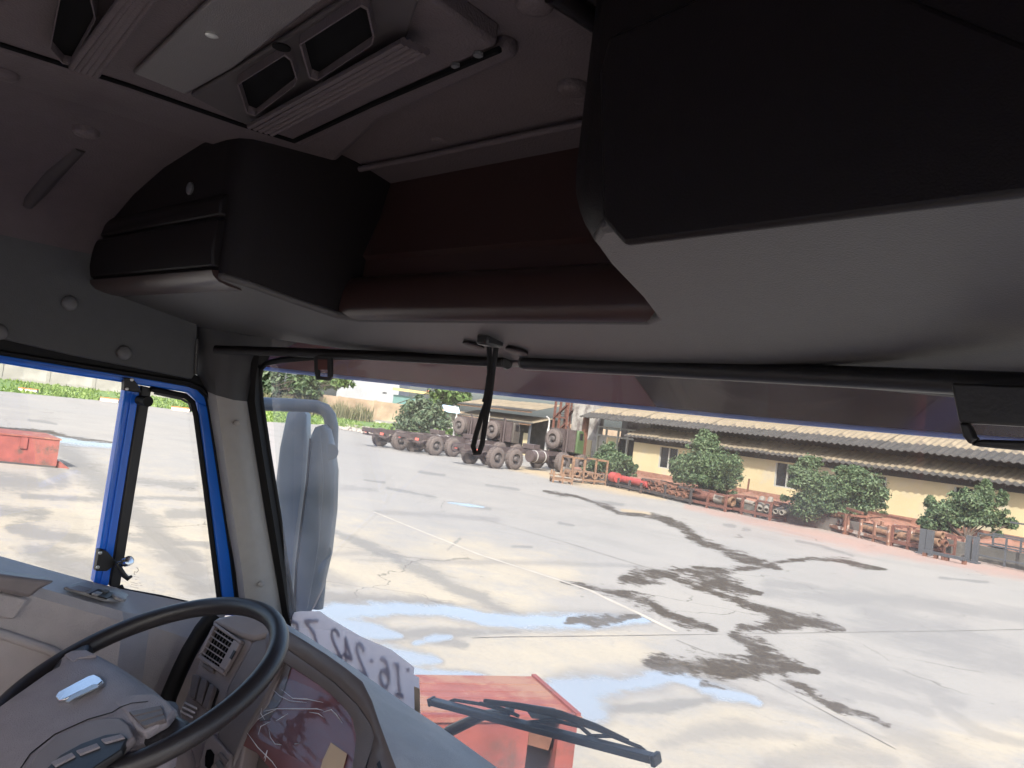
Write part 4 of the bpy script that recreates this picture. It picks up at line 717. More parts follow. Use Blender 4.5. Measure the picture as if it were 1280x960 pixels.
# long red steel box seen through the door window
h2 = 0.72; A = onZ(70, 585, 0); Bq = onZ(0, 578.5, 0); dd = (Bq - A).normalized(); nn = Vector((-dd.y, dd.x, 0)); vw = Vector((A.x, A.y, 0)).normalized(); nn = Matrix.Rotation(math.radians(14), 3, 'Z') @ vw
rb = thing('red_steel_box', 'long low red steel box lying on the yard beyond the door window', 'steel box', A)
def rbp(a, b, z): return A + dd * a + nn * b + Vector((0, 0, z))
tap = 0.0
MB().slab([rbp(0, 0, 0.05), rbp(9, 0, 0.05), rbp(9, 0, h2), rbp(tap, 0, h2)], nn * 1.6).build('box_body', M['red_paint'], rb)
MB().slab([rbp(tap - 0.03, -0.03, h2 + 0.002), rbp(9, -0.03, h2 + 0.002), rbp(9, 1.63, h2 + 0.002), rbp(tap - 0.03, 1.63, h2 + 0.002)], (0, 0, 0.04)).build('top_flange', M['red_top'], rb)
MB().slab([rbp(0.02, -0.01, 0), rbp(9, -0.01, 0), rbp(9, -0.01, 0.05), rbp(0.02, -0.01, 0.05)], nn * 1.6).build('skid', M['pipe_dark'], rb)
MB().slab([rbp(-0.35, 0.1, 0.0), rbp(-0.002, 0.1, 0.0), rbp(-0.002, 0.1, 0.18), rbp(-0.12, 0.1, 0.16)], nn * 1.0).build('tow_foot', M['red_paint'], rb)
for a in (0.75, 2.6, 4.4): MB().slab([rbp(a, -0.045, 0.42), rbp(a + 0.16, -0.045, 0.42), rbp(a + 0.16, -0.045, h2 - 0.01), rbp(a, -0.045, h2 - 0.01)], nn * 0.043).build('bracket', M['red_paint'], rb)
# ================================================================== THE TRUCK CAB WE SIT IN
TRK = thing('truck_cab', 'blue truck cab seen from inside, with dark overhead console and large steering wheel', 'truck', (-0.88, 0.3, 0))
def T(mb, name, m, parent=None, **k): return mb.build(name, M[m] if isinstance(m, str) else m, parent or TRK, **k)
def pX(pts, X): return [onX(u, v, X) for u, v in pts]
def pY(pts, Y): return [onY(u, v, Y) for u, v in pts]
def pZ(pts, Z): return [onZ(u, v, Z) for u, v in pts]
def pP(pts, p, n): return [onP(u, v, p, n) for u, v in pts]
def yws(X, top, k=0.19):   # windscreen curve in plan
    return (1.14 if top else 1.37) - k * ((X + 0.9) / 1.05) ** 2
# ---- outer shell
mb = MB()
mb.box((-2.06, -0.95, 2.76), (-2.0, 1.12, 3.24)); mb.box((-2.06, -0.95, 1.2), (-2.0, -0.12, 2.76)); mb.box((-2.0, -0.97, 1.2), (0.34, -0.92, 2.15)); mb.box((-2.0, -0.97, 2.86), (0.34, -0.92, 3.2)); mb.box((-2.0, -0.97, 2.15), (-1.85, -0.92, 2.86)); mb.box((-2.06, -0.97, 3.2), (0.38, 1.25, 3.26))
mb.slab([(-2.06, -0.12, 1.2), (-2.06, 1.33, 1.2), (-2.06, 1.33, 1.98), (-2.06, 1.12, 2.06), (-2.06, 0.55, 2.22), (-2.06, -0.12, 2.42)], (0.06, 0, 0))
mb.box((0.34, -0.97, 1.2), (0.39, -0.85, 2.78)); mb.box((0.34, 1.02, 1.2), (0.39, 1.33, 1.94)); mb.box((0.34, -0.92, 2.78), (0.39, 1.15, 3.2))
mb.slab([(0.34, 0.95, 2.78), (0.34, 1.12, 2.78), (0.34, 1.33, 1.94), (0.34, 1.16, 1.94)], (-0.14, 0, 0))
mb.box((-2.06, 1.1, 2.93), (0.38, 1.16, 3.2)); mb.box((-2.0, 1.36, 1.0), (0.33, 1.42, 1.80))
T(mb, 'body_shell', 'blue')
T(MB().box((-2.0, -0.92, 1.2), (0.34, 1.36, 1.26)), 'floor', 'floor_mat'); T(MB().box((-1.99, -0.915, 1.27), (0.335, -0.86, 2.14)), 'rear_trim', 'taupe'); T(MB().box((-1.85, -0.95, 2.15), (0.335, -0.946, 2.86)), 'rear_glass', 'glass')  # rear window added, out of view, to let fill light in
mb = MB(); mb.box((-1.98, 1.425, 1.0), (0.3, 1.5, 1.82)); 
for k in range(5): mb.box((-1.6, 1.5, 1.15 + 0.11 * k), (-0.1, 1.53, 1.2 + 0.11 * k))
T(mb, 'front_grille', 'black'); T(MB().box((-2.1, 1.3, 0.45), (0.35, 1.62, 0.98)), 'front_bumper', 'black', bevel=0.05)  # unseen black front added so the visor mirrors something dark
# unseen passenger side left open for fill light; door leaf added, swung forward
PD = T(MB().slab([(0.42, 1.12, 1.25), (1.02, 1.75, 1.25), (1.02, 1.75, 2.1), (0.42, 1.12, 1.95)], (0.05, -0.05, 0)), 'passenger_door', 'blue', bevel=0.01)
T(MB().slab([(0.44, 1.13, 1.95), (1.0, 1.72, 2.1), (1.0, 1.72, 2.75), (0.5, 1.2, 2.75)], (0.004, -0.004, 0)), 'window_glass', 'glass', PD)  # pane of the added door leaf
for sx in (-0.22, -1.46):  # the passenger seat (-0.22) is unseen, added to bounce light
    c = MB().box((sx - 0.24, -0.55, 1.62), (sx + 0.24, -0.02, 1.76)); s_ = T(c, 'seat', 'seat_pale' if sx > -1 else 'seat', bevel=0.05, seg=3)
    T(MB().slab([(sx - 0.24, -0.56, 1.76), (sx - 0.24, -0.46, 1.74), (sx - 0.24, -0.62, 2.42), (sx - 0.24, -0.72, 2.42)], (0.48, 0, 0)), 'backrest', 'seat_pale' if sx > -1 else 'seat', s_, bevel=0.04, seg=3)
    T(MB().box((sx - 0.2, -0.5, 1.262), (sx + 0.2, -0.1, 1.615)), 'seat_base', 'black', s_)
T(MB().box((-1.97, 1.02, 1.27), (0.3, 1.07, 1.93)), 'lower_dash', 'dash_dark')
# ---- headliner
prof = [(-1.985, 2.88), (-1.96, 2.97), (-1.90, 3.03), (-1.80, 3.075), (-1.66, 3.115), (-1.5, 3.14), (-1.3, 3.15), (-0.5, 3.155), (0.335, 3.15)]
mb = MB(); ys = [-0.9, -0.4, 0.1, 0.5, 0.8, 0.95, 1.1]; mb.loft([[(x, y, z - (0.03 if y > 0.9 else 0)) for x, z in prof] for y in ys], closed=False)
HL = T(mb, 'headliner', 'headliner', smooth=50)
T(MB().slab(pZ([(-120, 22), (0, 60), (150, 107), (310, 157), (372, 178), (470, 130), (628, 63), (650, 75), (480, 150), (420, 205), (340, 205), (290, 190), (150, 147), (0, 103), (-120, 70)], 3.132), (0, 0, 0.03)), 'ceiling_frame', 'headliner', HL, bevel=0.012, seg=3)
mb = MB(); mb.tube(pZ([(345, 240), (395, 222), (425, 216), (520, 198), (600, 181), (725, 155), (840, 128)], 3.130), 0.006, 8); T(mb, 'ceiling_bead', 'headliner', HL, smooth=60)
mb = MB(); mb.tube(pZ([(690, -10), (720, 10), (750, 30), (790, 60)], 3.14), 0.012, 8); T(mb, 'ceiling_bead', 'console_dark', HL, smooth=60)
for (u, v, zz) in ((4, 95, 3.13), (107, 167, 3.085), (301, 193, 3.145), (551, 176, 3.15), (668, 8, 3.15), (716, 113, 3.15)):
    p = onZ(u, v, zz - 0.004); T(MB().disc(p + Vector((0, 0, 0.008)), (0, 0, -1), 0.021, 0.008, 16, 0.006), 'plug', 'headliner', HL, smooth=50)
bars = MB(); bars.tube([(-1.69, 0.50, 3.113), (-1.79, 0.495, 3.083), (-1.87, 0.49, 3.052), (-1.92, 0.485, 3.02)], [0.012, 0.016, 0.018, 0.012], 8); T(bars, 'curtain_channel', 'headliner_dark', HL, smooth=60)
# ---- roof vent unit
T(MB().tube(pZ([(-60, 38), (0, 55), (160, 106), (300, 155), (368, 176), (470, 128), (624, 62)], 3.126), 0.0045, 6), 'shadow_gap', 'void', HL)  # black tube painted in as the shade of the gap
RU = T(MB().slab(pZ([(-60, 40), (0, 58), (160, 108), (300, 156), (368, 176), (470, 128), (622, 58), (575, 25), (500, -30), (100, -60)], 3.128), (0, 0, 0.03)), 'roof_vent_unit', 'headliner', bevel=0.006)
T(MB().slab(pZ([(166, 92), (232, 119), (292, 86), (405, 0), (450, -40), (330, -40), (262, 0)], 3.120), (0, 0, 0.007)), 'centre_panel', 'hatch_panel', RU, bevel=0.006)
T(MB().slab(pZ([(238, 120), (300, 84), (462, -20), (530, -20), (508, 48), (500, 62), (322, 162), (306, 156)], 3.119), (0, 0, 0.008)), 'vent_housing', 'headliner_dark', RU, bevel=0.003)
def rib(u0, v0, u1, v1, z, r): T(MB().tube(pZ([(u0, v0), (u1, v1)], z), r, 6), 'rib', 'headliner', RU, smooth=60)
for k in range(5): rib(90 + 7.5 * k, 84 + 2.4 * k, 168 + 9 * k, -20, 3.103, 0.0052)
for k in range(5): rib(312 + 7 * k, 158 + 2.2 * k, 505 + 7 * k, 52 + 3 * k, 3.103, 0.0052)
def vent(px, z):
    P = pZ(px, z); c = sum(P, Vector()) / len(P)
    f = MB(); f.loft([[p + Vector((0, 0, 0.02)) for p in P], P, [p + (c - p) * 0.05 for p in P], [p + (c - p) * 0.08 + Vector((0, 0, 0.016)) for p in P]], closed=True); fo = T(f, 'vent_frame', 'headliner', RU, smooth=40)
    return MB().slab([p + (c - p) * 0.04 + Vector((0, 0, 0.010)) for p in P], (0, 0, 0.004))
for px in ([(296, 106), (356, 68), (364, 74), (372, 100), (368, 108), (318, 146), (308, 142)], [(374, 56), (452, 6), (460, 10), (468, 46), (466, 56), (396, 102), (386, 98)], [(62, 62), (76, -10), (112, -10), (120, 24), (112, 40), (88, 82), (78, 80)]):
    T(vent(px, 3.106), 'vent_opening', 'void', RU)
T(MB().disc(onZ(265, 43, 3.120), (0, 0, -1), 0.008, 0.002, 16, 0.001), 'screw', 'screw', RU, smooth=40); T(MB().disc(onZ(352, 58, 3.108), (0, 0, -1), 0.011, 0.002, 16), 'screw_hole', 'void', RU)
for (u, v) in ((570, 80), (598, 66)): T(MB().disc(onZ(u, v, 3.127), (0, 0, -1), 0.006, 0.004, 12), 'clip', 'cap', RU)
# ---- overhead console
def zu(y): return 2.80 + 0.18 * (1.1 - y)
Xs = np.linspace(-1.95, 0.33, 22)
front = [(float(x), yws(float(x), True) - 0.02) for x in Xs]
rear = [(0.33, 0.60), (-0.45, 0.60), (-0.492, 0.604), (-0.516, 0.625), (-0.535, 0.68), (-0.557, 0.775), (-0.58, 0.845), (-0.61, 0.862), (-1.24, 0.862), (-1.285, 0.845), (-1.315, 0.77), (-1.335, 0.69), (-1.36, 0.655), (-1.40, 0.645), (-1.995, 0.645), (-1.995, 0.93)]
plan = front + rear
def plan_solid(plan, h0, h1): 
    mb = MB(); return mb.loft([[(x, y, zu(y) + h0) for x, y in plan], [(x, y, zu(y) + h1) for x, y in plan]], True, True, True)
OC = T(plan_solid(plan, 0.0, 0.015), 'overhead_console', 'console', bevel=0.006, seg=3)
lip = [(-0.60, 1.10), (-0.60, 0.866), (-1.26, 0.866), (-1.26, 1.06)]
mb = MB(); sec = [(0.866, 0.002), (0.857, 0.005), (0.850, 0.013), (0.848, 0.024), (0.852, 0.050), (0.857, 0.068), (0.865, 0.080), (0.88, 0.087), (0.91, 0.090)]
mb.loft([[(x, y, zu(0.866) + h) for y, h in sec] for x in np.linspace(-1.285, -0.578, 8)], closed=False); T(mb, 'shelf_lip', 'recess', OC, smooth=60)
mb = MB(); mb.loft([[(x, y, z) for y, z in ((0.893, 2.93), (0.896, 2.965), (0.888, 2.972), (0.892, 2.985), (0.915, 3.05), (0.935, 3.15))] for x in np.linspace(-1.36, -0.52, 6)], closed=False); T(mb, 'recess_panel', 'recess', OC, smooth=40)
Pf = [(0.335, 0.600), (-0.485, 0.600), (-0.518, 0.603), (-0.540, 0.614), (-0.553, 0.640), (-0.565, 0.72), (-0.592, 0.850), (-0.592, 1.06), (0.335, 1.06)]
Pb = [(0.335, 0.606), (-0.450, 0.606), (-0.482, 0.610), (-0.505, 0.622), (-0.520, 0.650), (-0.537, 0.72), (-0.577, 0.846), (-0.577, 1.06), (0.335, 1.06)]
mb = MB(); mb.loft([[(b[0] + (a[0] - b[0]) * k, b[1] + (a[1] - b[1]) * k, zu(b[1]) + h) for a, b in zip(Pf, Pb)] for k, h in ((0, 0.004), (0.35, 0.012), (0.7, 0.028), (0.92, 0.048), (1, 0.075))] + [[(x, y, 3.2) for x, y in Pf]], True, True, True)
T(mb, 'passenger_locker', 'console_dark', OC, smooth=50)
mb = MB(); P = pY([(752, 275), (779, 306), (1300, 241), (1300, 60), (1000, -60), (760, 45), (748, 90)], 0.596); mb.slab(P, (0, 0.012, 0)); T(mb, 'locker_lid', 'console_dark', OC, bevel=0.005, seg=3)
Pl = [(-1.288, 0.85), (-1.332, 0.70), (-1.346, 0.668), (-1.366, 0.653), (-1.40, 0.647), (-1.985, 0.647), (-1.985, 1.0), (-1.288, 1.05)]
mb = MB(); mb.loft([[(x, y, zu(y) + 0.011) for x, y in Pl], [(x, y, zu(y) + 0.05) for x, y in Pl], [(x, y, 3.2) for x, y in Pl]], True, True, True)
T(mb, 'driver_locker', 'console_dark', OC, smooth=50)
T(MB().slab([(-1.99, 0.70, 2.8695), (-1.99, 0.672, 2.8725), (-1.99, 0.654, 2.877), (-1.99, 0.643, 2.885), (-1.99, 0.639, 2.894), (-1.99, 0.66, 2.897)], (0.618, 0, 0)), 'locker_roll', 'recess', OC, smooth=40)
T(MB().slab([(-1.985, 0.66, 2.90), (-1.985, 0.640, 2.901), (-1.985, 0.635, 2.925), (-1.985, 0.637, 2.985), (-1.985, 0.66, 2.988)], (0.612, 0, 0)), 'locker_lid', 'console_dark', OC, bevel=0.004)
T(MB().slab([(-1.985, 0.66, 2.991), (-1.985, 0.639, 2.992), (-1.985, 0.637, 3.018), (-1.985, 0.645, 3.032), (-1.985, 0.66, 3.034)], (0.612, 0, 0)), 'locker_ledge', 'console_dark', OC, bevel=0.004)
T(MB().disc(onY(239, 236, 0.646), (0, -1, 0), 0.012, 0.004, 12, 0.003), 'catch', 'cap', OC, smooth=40)
for (u, v, r) in ((592, 431, 0.020), (646, 438, 0.020)):
    p = onP(u, v, (0, 0.98, zu(0.98) - 0.002), (0, 0.18, 1)); mb = MB(); mb.disc(p, (0, -0.18, -1), r, 0.003, 20, 0.002); T(mb, 'lamp_blank', 'console_dark', OC, smooth=40)
p = onP(613, 424, (0, 0.98, zu(0.98)), (0, 0.18, 1)); T(MB().box(p - Vector((0.014, 0.02, 0.012)), p + Vector((0.014, 0.02, 0.006))), 'strap_slot', 'black', OC, bevel=0.004)
# ---- panel above the door
HP = T(MB().slab(pX([(-80, 402), (0, 423), (90, 444), (240, 474), (246, 466), (247, 425), (248, 385), (190, 350), (150, 320), (125, 290), (0, 236), (-90, 190)], -1.965), (-0.02, 0, 0)), 'header_panel', 'header_panel', bevel=0.004)
for (u, v) in ((87, 379), (155, 441), (-1, 415)): T(MB().disc(onX(u, v, -1.964), (1, 0, 0), 0.0165, 0.004, 20, 0.005), 'bolt_cap', 'cap', HP, smooth=50)
T(MB().tube(pX([(247, 424), (246, 440), (245, 468)], -1.962), 0.004, 6), 'panel_seam', 'black', HP)
# ---- pillar
rows = [((243, 392), (285, 408), (330, 418), (380, 424)), ((243, 425), (275, 436), (302, 446), (326, 450)), ((246, 468), (268, 470), (292, 474), (314, 478)), ((256, 488), (270, 494), (292, 500), (310, 502))]
def pil(rows, xs=(-2.0, -1.94, -1.925, -1.95)): return [[onX(u, v, x) for (u, v), x in zip(r, xs)] for r in rows]
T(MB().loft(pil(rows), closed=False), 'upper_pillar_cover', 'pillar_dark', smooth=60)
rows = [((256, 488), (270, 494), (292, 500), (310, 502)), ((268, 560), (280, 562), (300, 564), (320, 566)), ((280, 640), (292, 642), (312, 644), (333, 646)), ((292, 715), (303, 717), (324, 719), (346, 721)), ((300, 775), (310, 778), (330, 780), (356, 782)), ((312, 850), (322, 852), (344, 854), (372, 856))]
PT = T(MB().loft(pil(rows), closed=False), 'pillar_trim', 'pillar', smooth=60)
for (u, v) in ((296, 529), (326, 730)): T(MB().disc(onX(u, v, -1.922), (1, -0.2, 0), 0.008, 0.003, 14, 0.002), 'screw_cap', 'pillar', PT, smooth=40)
mb = MB(); mb.slab(pX([(-90, 396), (0, 416), (240, 466), (262, 478), (270, 494), (280, 560), (292, 640), (303, 715), (312, 780), (322, 850), (296, 850), (297, 770), (289, 700), (274, 600), (260, 508), (257, 497), (248, 488), (234, 483), (160, 470), (80, 457), (0, 444), (-90, 426)], -1.992), (-0.01, 0, 0)); T(mb, 'door_surround', 'rubber')
mb = MB(); mb.tube(pX([(-60, 430), (0, 440), (80, 453), (160, 466), (236, 478), (252, 485), (261, 495), (265, 508), (279, 600), (293, 700), (302, 770)], -1.988), 0.0045, 8); T(mb, 'door_seal', 'rubber', smooth=60)
lft = [(310, 440), (313, 478), (309, 502), (319, 566), (332, 646), (345, 721), (355, 782), (371, 856)]; rgt = [(338, 444), (326, 466), (328, 505), (337, 566), (350, 646), (361, 721), (369, 782), (382, 856)]
T(MB().loft([pX(lft, -1.946), [onX((a[0] + b[0]) / 2, a[1], -1.93) for a, b in zip(lft, rgt)], pX(rgt, -1.945)], closed=False), 'windscreen_gasket', 'rubber', smooth=60)
mb = MB(); mb.tube([onX(381, 850, -1.945), onX(361, 725, -1.945), onX(349, 646, -1.945), onX(336, 566, -1.945), onX(327, 505, -1.945), onX(324, 475, -1.945), onX(326, 461, -1.94), onX(333, 454, -1.91), onY(352, 450, 0.98), onY(400, 446, 1.03), onY(500, 446, 1.08), onY(640, 450, 1.1), onY(900, 458, 1.1)], 0.007, 8); T(mb, 'windscreen_seal', 'rubber', smooth=60)
mb = MB(); mb.loft([[(float(x), yws(float(x), False, 0.07), 1.86) for x in Xs], [(float(x), yws(float(x), True, 0.07), 2.90) for x in Xs]], closed=False); T(mb, 'windscreen', 'windscreen', smooth=60)
# ---- driver's door
DR = T(MB().slab(pX([(-90, 425), (0, 443), (80, 456), (160, 469), (235, 482), (250, 487), (259, 496), (262, 508), (246, 502), (236, 491), (160, 479), (80, 467), (0, 454), (-90, 436)], -2.0), (-0.03, 0, 0)), 'door', 'blue', bevel=0.004)
T(MB().slab(pX([(-90, 432), (0, 448.5), (80, 461), (160, 473.5), (162, 476), (80, 463.5), (0, 451), (-90, 434.5)], -1.998), (0.006, 0, 0)), 'frame_crease', 'blue', DR)
T(MB().slab(pX([(158, 479), (176, 482), (136, 733), (118, 729)], -2.0), (-0.03, 0, 0)), 'window_post', 'blue', DR, bevel=0.004)
T(MB().slab(pX([(166, 480), (168.5, 480), (127.5, 731), (125, 731)], -1.998), (0.004, 0, 0)), 'post_crease', 'blue', DR)
T(MB().slab(pX([(177, 482), (190, 485), (150, 736), (137, 733)], -2.0), (-0.02, 0, 0)), 'quarter_frame', 'black', DR, bevel=0.003)
T(MB().slab(pX([(247, 502), (262, 508), (276, 600), (290, 700), (300, 770), (280, 770), (272, 700), (259, 600)], -2.0), (-0.03, 0, 0)), 'front_rail', 'blue', DR, bevel=0.005)
mb = MB(); mb.tube(pX([(188, 486), (232, 495), (241, 503), (245, 520), (257, 610), (268, 700), (275, 757)], -2.0), 0.007, 8); T(mb, 'quarter_rubber', 'rubber', DR, smooth=60)
mb = MB(); mb.tube(pX([(150, 733), (153, 738), (160, 740), (200, 747), (250, 758)], -1.998), 0.007, 8); T(mb, 'quarter_rubber', 'rubber', DR, smooth=60)
mb = MB(); mb.tube(pX([(193, 491), (225, 498)], -2.0), 0.004, 6); mb.tube(pX([(225, 498), (236, 504), (239, 514)], -2.0), 0.003, 6); T(mb, 'quarter_clip', 'cap', DR)
T(MB().slab(pX([(-90, 430), (160, 475), (176, 480), (130, 745), (-90, 700)], -2.012), (-0.004, 0, 0)), 'window_glass', 'glass', DR)
T(MB().slab(pX([(185, 484), (247, 498), (280, 770), (140, 745)], -2.015), (-0.004, 0, 0)), 'quarter_glass', 'glass', DR)
mk = MB()
mk.tube(pX([(170, 709.5), (172.5, 710.5), (173, 713), (171, 715.5), (169.5, 715)], -2.0115), 0.0006, 5); mk.tube(pX([(168.5, 714), (167.5, 717.5), (169, 718.5)], -2.0115), 0.0006, 5)
for (u, v, w) in ((168, 720.5, 5), (169, 724, 3), (163, 727.5, 8), (174, 728.5, 2), (164, 730.5, 7), (175, 731.5, 2.5), (163, 733, 11)):
    for k in range(int(w / 1.6) + 1): mk.tube(pX([(u + 1.6 * k, v + 0.35 * k), (u + 1.6 * k + 0.9, v + 0.35 * k + 0.2)], -2.0115), 0.0005, 4)
T(mk, 'glass_stamp', 'black', DR)
def latch(px, knob, scr, knobm, hook):
    o = T(MB().slab(pX(px, -1.985), (-0.02, 0, 0)), 'quarter_latch', 'black', DR, bevel=0.002)
    return o
LT = T(MB().slab(pX([(156, 472), (166, 473), (172, 480), (178, 491), (168, 490), (155, 488)], -1.982), (-0.02, 0, 0)), 'upper_latch', 'black', DR, bevel=0.002)
a, b = onX(174, 500, -1.985), onX(183, 501.5, -1.955)
mb = MB(); mb.disc(a, b - a, 0.0115, (b - a).length, 14); mb.disc(b, b - a, 0.013, 0.008, 14); T(mb, 'latch_knob', 'rubber', DR, smooth=40)
LL = T(MB().slab(pX([(124, 687), (129, 687), (135, 690), (141, 697), (146, 703), (141, 709), (134, 714), (120, 714)], -1.982), (-0.02, 0, 0)), 'lower_latch', 'black', DR, bevel=0.002)
a, b = onX(148, 706, -1.985), onX(160, 701.5, -1.95)
mb = MB(); mb.disc(a, b - a, 0.0085, (b - a).length * 0.75, 14); mb.disc(a.lerp(b, 0.75), b - a, 0.0115, 0.016, 16, 0.002); T(mb, 'latch_knob', 'chrome', DR, smooth=40)
mb = MB(); q = pX([(145, 704), (150, 711), (155, 719), (160, 723), (165, 720)], -1.962); mb.tube(q, [0.004, 0.006, 0.0065, 0.006, 0.003], 8); T(mb, 'latch_lever', 'black', DR, smooth=60)
for (u, v) in ((164.5, 474.5), (158.5, 486), (125, 691), (122, 709)): T(MB().disc(onX(u, v, -1.982), (1, 0, 0), 0.0042, 0.002, 12, 0.001), 'screw', 'screw', DR, smooth=40)
pa, pb = onX(-90, 425, -2.0), onX(-90, 436, -2.0); T(MB().slab([pa, pb, (-2.0, -0.13, pb.z), (-2.0, -0.13, pa.z)], (-0.03, 0, 0)), 'rear_rail', 'blue', DR)
pa, pb = onX(-90, 430, -2.012), onX(-90, 700, -2.012); T(MB().slab([pa, pb, (-2.012, -0.13, pb.z + 0.14), (-2.012, -0.13, pa.z)], (-0.004, 0, 0)), 'window_glass', 'glass', DR)
pa, pb = onX(-90, 402, -1.965), onX(-90, 190, -1.965); T(MB().slab([pa + Vector((0, -0.002, 0)), pb + Vector((0, -0.002, 0)), (-1.965, -0.9, pb.z), (-1.965, -0.9, pa.z)], (-0.02, 0, 0)), 'rear_header_panel', 'header_panel', HP)
pa, pb = onX(-90, 396, -1.992), onX(-90, 426, -1.992); T(MB().slab([pa, pb, (-1.992, -0.13, pb.z), (-1.992, -0.13, pa.z)], (-0.01, 0, 0)), 'door_surround', 'rubber')
T(MB().box((-1.999, -0.9, 1.27), (-1.975, -0.132, 2.8)), 'rear_pillar_trim', 'pillar', bevel=0.006)
# door trim
outer = [(-120, 662), (0, 695), (60, 712), (118, 728), (150, 736), (221, 750), (285, 765)]
inner = [(-120, 690), (0, 717), (52, 735), (110, 752), (153, 764), (186, 770), (262, 796)]
ix = [-1.86, -1.86, -1.86, -1.86, -1.86, -1.935, -1.95]
O = pX(outer, -1.99); I = [onX(u, v, x) for (u, v), x in zip(inner, ix)]
I2 = [p + Vector((0.012, 0, -0.02)) for p in I]; I3 = [Vector((p.x + 0.015, p.y, 1.9)) for p in I]; I4 = [Vector((p.x - 0.02, p.y, 1.3)) for p in I]
def rearward(l, k): return [Vector((l[0].x, -0.13, l[0].z + 0.3 * (l[0].y + 0.13) * k))] + l
mb = MB(); mb.loft([rearward(O, 1), rearward(I, 1), rearward(I2, 1), rearward(I3, 0), rearward(I4, 0)], closed=False); DP = T(mb, 'door_trim', 'taupe', smooth=28, bevel=0)
n_l = (O[3] - O[1]).cross(I[3] - O[1]).normalized(); n_l = n_l if n_l.z > 0 else -n_l
LP = O[1].lerp(I[3], 0.5) + n_l * 0.004
T(MB().slab(pP([(78, 737), (98, 730.5), (106, 730.5), (152, 743), (159, 747), (157, 751), (146, 753.5), (132, 753)], LP, n_l), n_l * 0.008), 'switch_plate', 'dash', DP, bevel=0.003)
LP2 = LP + n_l * 0.0085
T(MB().slab(pP([(111, 743), (122, 737.5), (144, 743), (133, 749.5)], LP2, n_l), n_l * 0.003), 'switch_recess', 'black', DP)
T(MB().slab(pP([(114, 743.5), (120, 741), (127, 742.8), (121, 745.8)], LP2 + n_l * 0.003, n_l), n_l * 0.005), 'window_switch', 'dash', DP, bevel=0.001)
T(MB().slab(pP([(125, 740.5), (130, 738.8), (136, 740.3), (131, 742.5)], LP2 + n_l * 0.003, n_l), n_l * 0.005), 'window_switch', 'cap', DP, bevel=0.001)
T(MB().disc(onP(148, 748, LP2, n_l), n_l, 0.016, 0.006, 20, 0.002), 'mirror_dial', 'dash', DP, smooth=40)
T(MB().slab(pP([(84, 736.5), (98, 732.5), (114, 736.5), (104, 741)], LP2, n_l), n_l * 0.002), 'blank_plate', 'taupe_dark', DP)
T(MB().slab(pX([(-60, 706), (0, 718), (44, 724), (71, 727), (50, 737.5), (38, 748), (0, 740), (-60, 724)], -1.825), (-0.05, 0, 0)), 'grab_handle', 'taupe_dark', DP, bevel=0.008, seg=3)
T(MB().slab(pX([(-60, 726), (0, 741), (36, 749), (20, 773), (14, 775), (0, 772), (-60, 756)], -1.835), (-0.012, 0, 0)), 'grab_recess', 'taupe', DP, bevel=0.006)
mb = MB(); mb.tube(pX([(-60, 776), (0, 792), (60, 812), (110, 838)], -1.842), 0.010, 8); T(mb, 'trim_bead', 'taupe', DP, smooth=60)
mb = MB(); mb.tube([onX(u, v, -1.86) for u, v in ((268, 768), (252, 788), (236, 815), (224, 840), (212, 868), (202, 900), (194, 935))], 0.019, 10); T(mb, 'door_weatherstrip', 'rubber', smooth=60)
# ---- steering wheel
WC = Vector((-1.466, 0.652, 2.149)); WT = 0.438; WNm = Vector((math.sin(-0.06) * math.sin(WT), -math.cos(-0.06) * math.sin(WT), math.cos(WT))).normalized()
wa = WNm.cross(Vector((0, 1, 0))).normalized(); wb = WNm.cross(wa); WR = 0.254
def wpt(th, r=WR, h=0.0): return WC + (wa * math.cos(th) + wb * math.sin(th)) * r + WNm * h
def won(pts, h): return pP(pts, WC + WNm * h, WNm)
SW = T(MB().tube([wpt(2 * math.pi * k / 96) for k in range(96)], 0.0178, 16, closed=True), 'steering_wheel', 'wheel', smooth=80)
pad = [(-70, 960), (-40, 930), (-10, 905), (30, 876), (62, 853), (80, 843), (83, 831), (93, 823), (112, 821.5), (130, 829), (152, 841), (177, 857), (202, 874), (224, 893), (220, 915), (195, 938), (150, 968), (90, 1010), (10, 1040), (-60, 1010)]
def inset(P, k): c = sum(P, Vector()) / len(P); return [p + (c - p) * k for p in P]
B0 = won(pad, -0.01); mb = MB()
mb.loft([[p - WNm * 0.07 for p in inset(B0, 0.12)], [p - WNm * 0.02 for p in B0], [p + WNm * 0.008 for p in inset(B0, 0.012)], [p + WNm * 0.022 for p in inset(B0, 0.06)], [p + WNm * 0.031 for p in inset(B0, 0.16)], [p + WNm * 0.036 for p in inset(B0, 0.4)], [p + WNm * 0.038 for p in inset(B0, 0.75)]], True, True, True)
T(mb, 'hub_pad', 'pad', SW, smooth=75)
H = 0.024
def on_pad(px, h0, h1): P = won(px, h0); return MB().slab(P, WNm * (h1 - h0))
T(MB().tube(won([(18, 972), (38, 942), (68, 918), (110, 899), (140, 890.5), (150, 884), (165, 879), (185, 877)], H + 0.004), 0.0011, 6), 'pad_seam', 'black', SW)
T(on_pad([(30, 985), (50, 950), (75, 928), (108, 913), (138, 905.5), (155, 907), (166, 916), (172, 930), (150, 950), (90, 990)], H - 0.01, H + 0.005), 'lower_bezel', 'taupe_dark', SW, bevel=0.004, seg=3)
T(on_pad([(58, 972), (78, 952), (105, 937), (135, 926), (152, 924), (162, 930), (155, 945), (110, 975)], H - 0.004, H + 0.008), 'key_tray', 'black', SW, bevel=0.002)
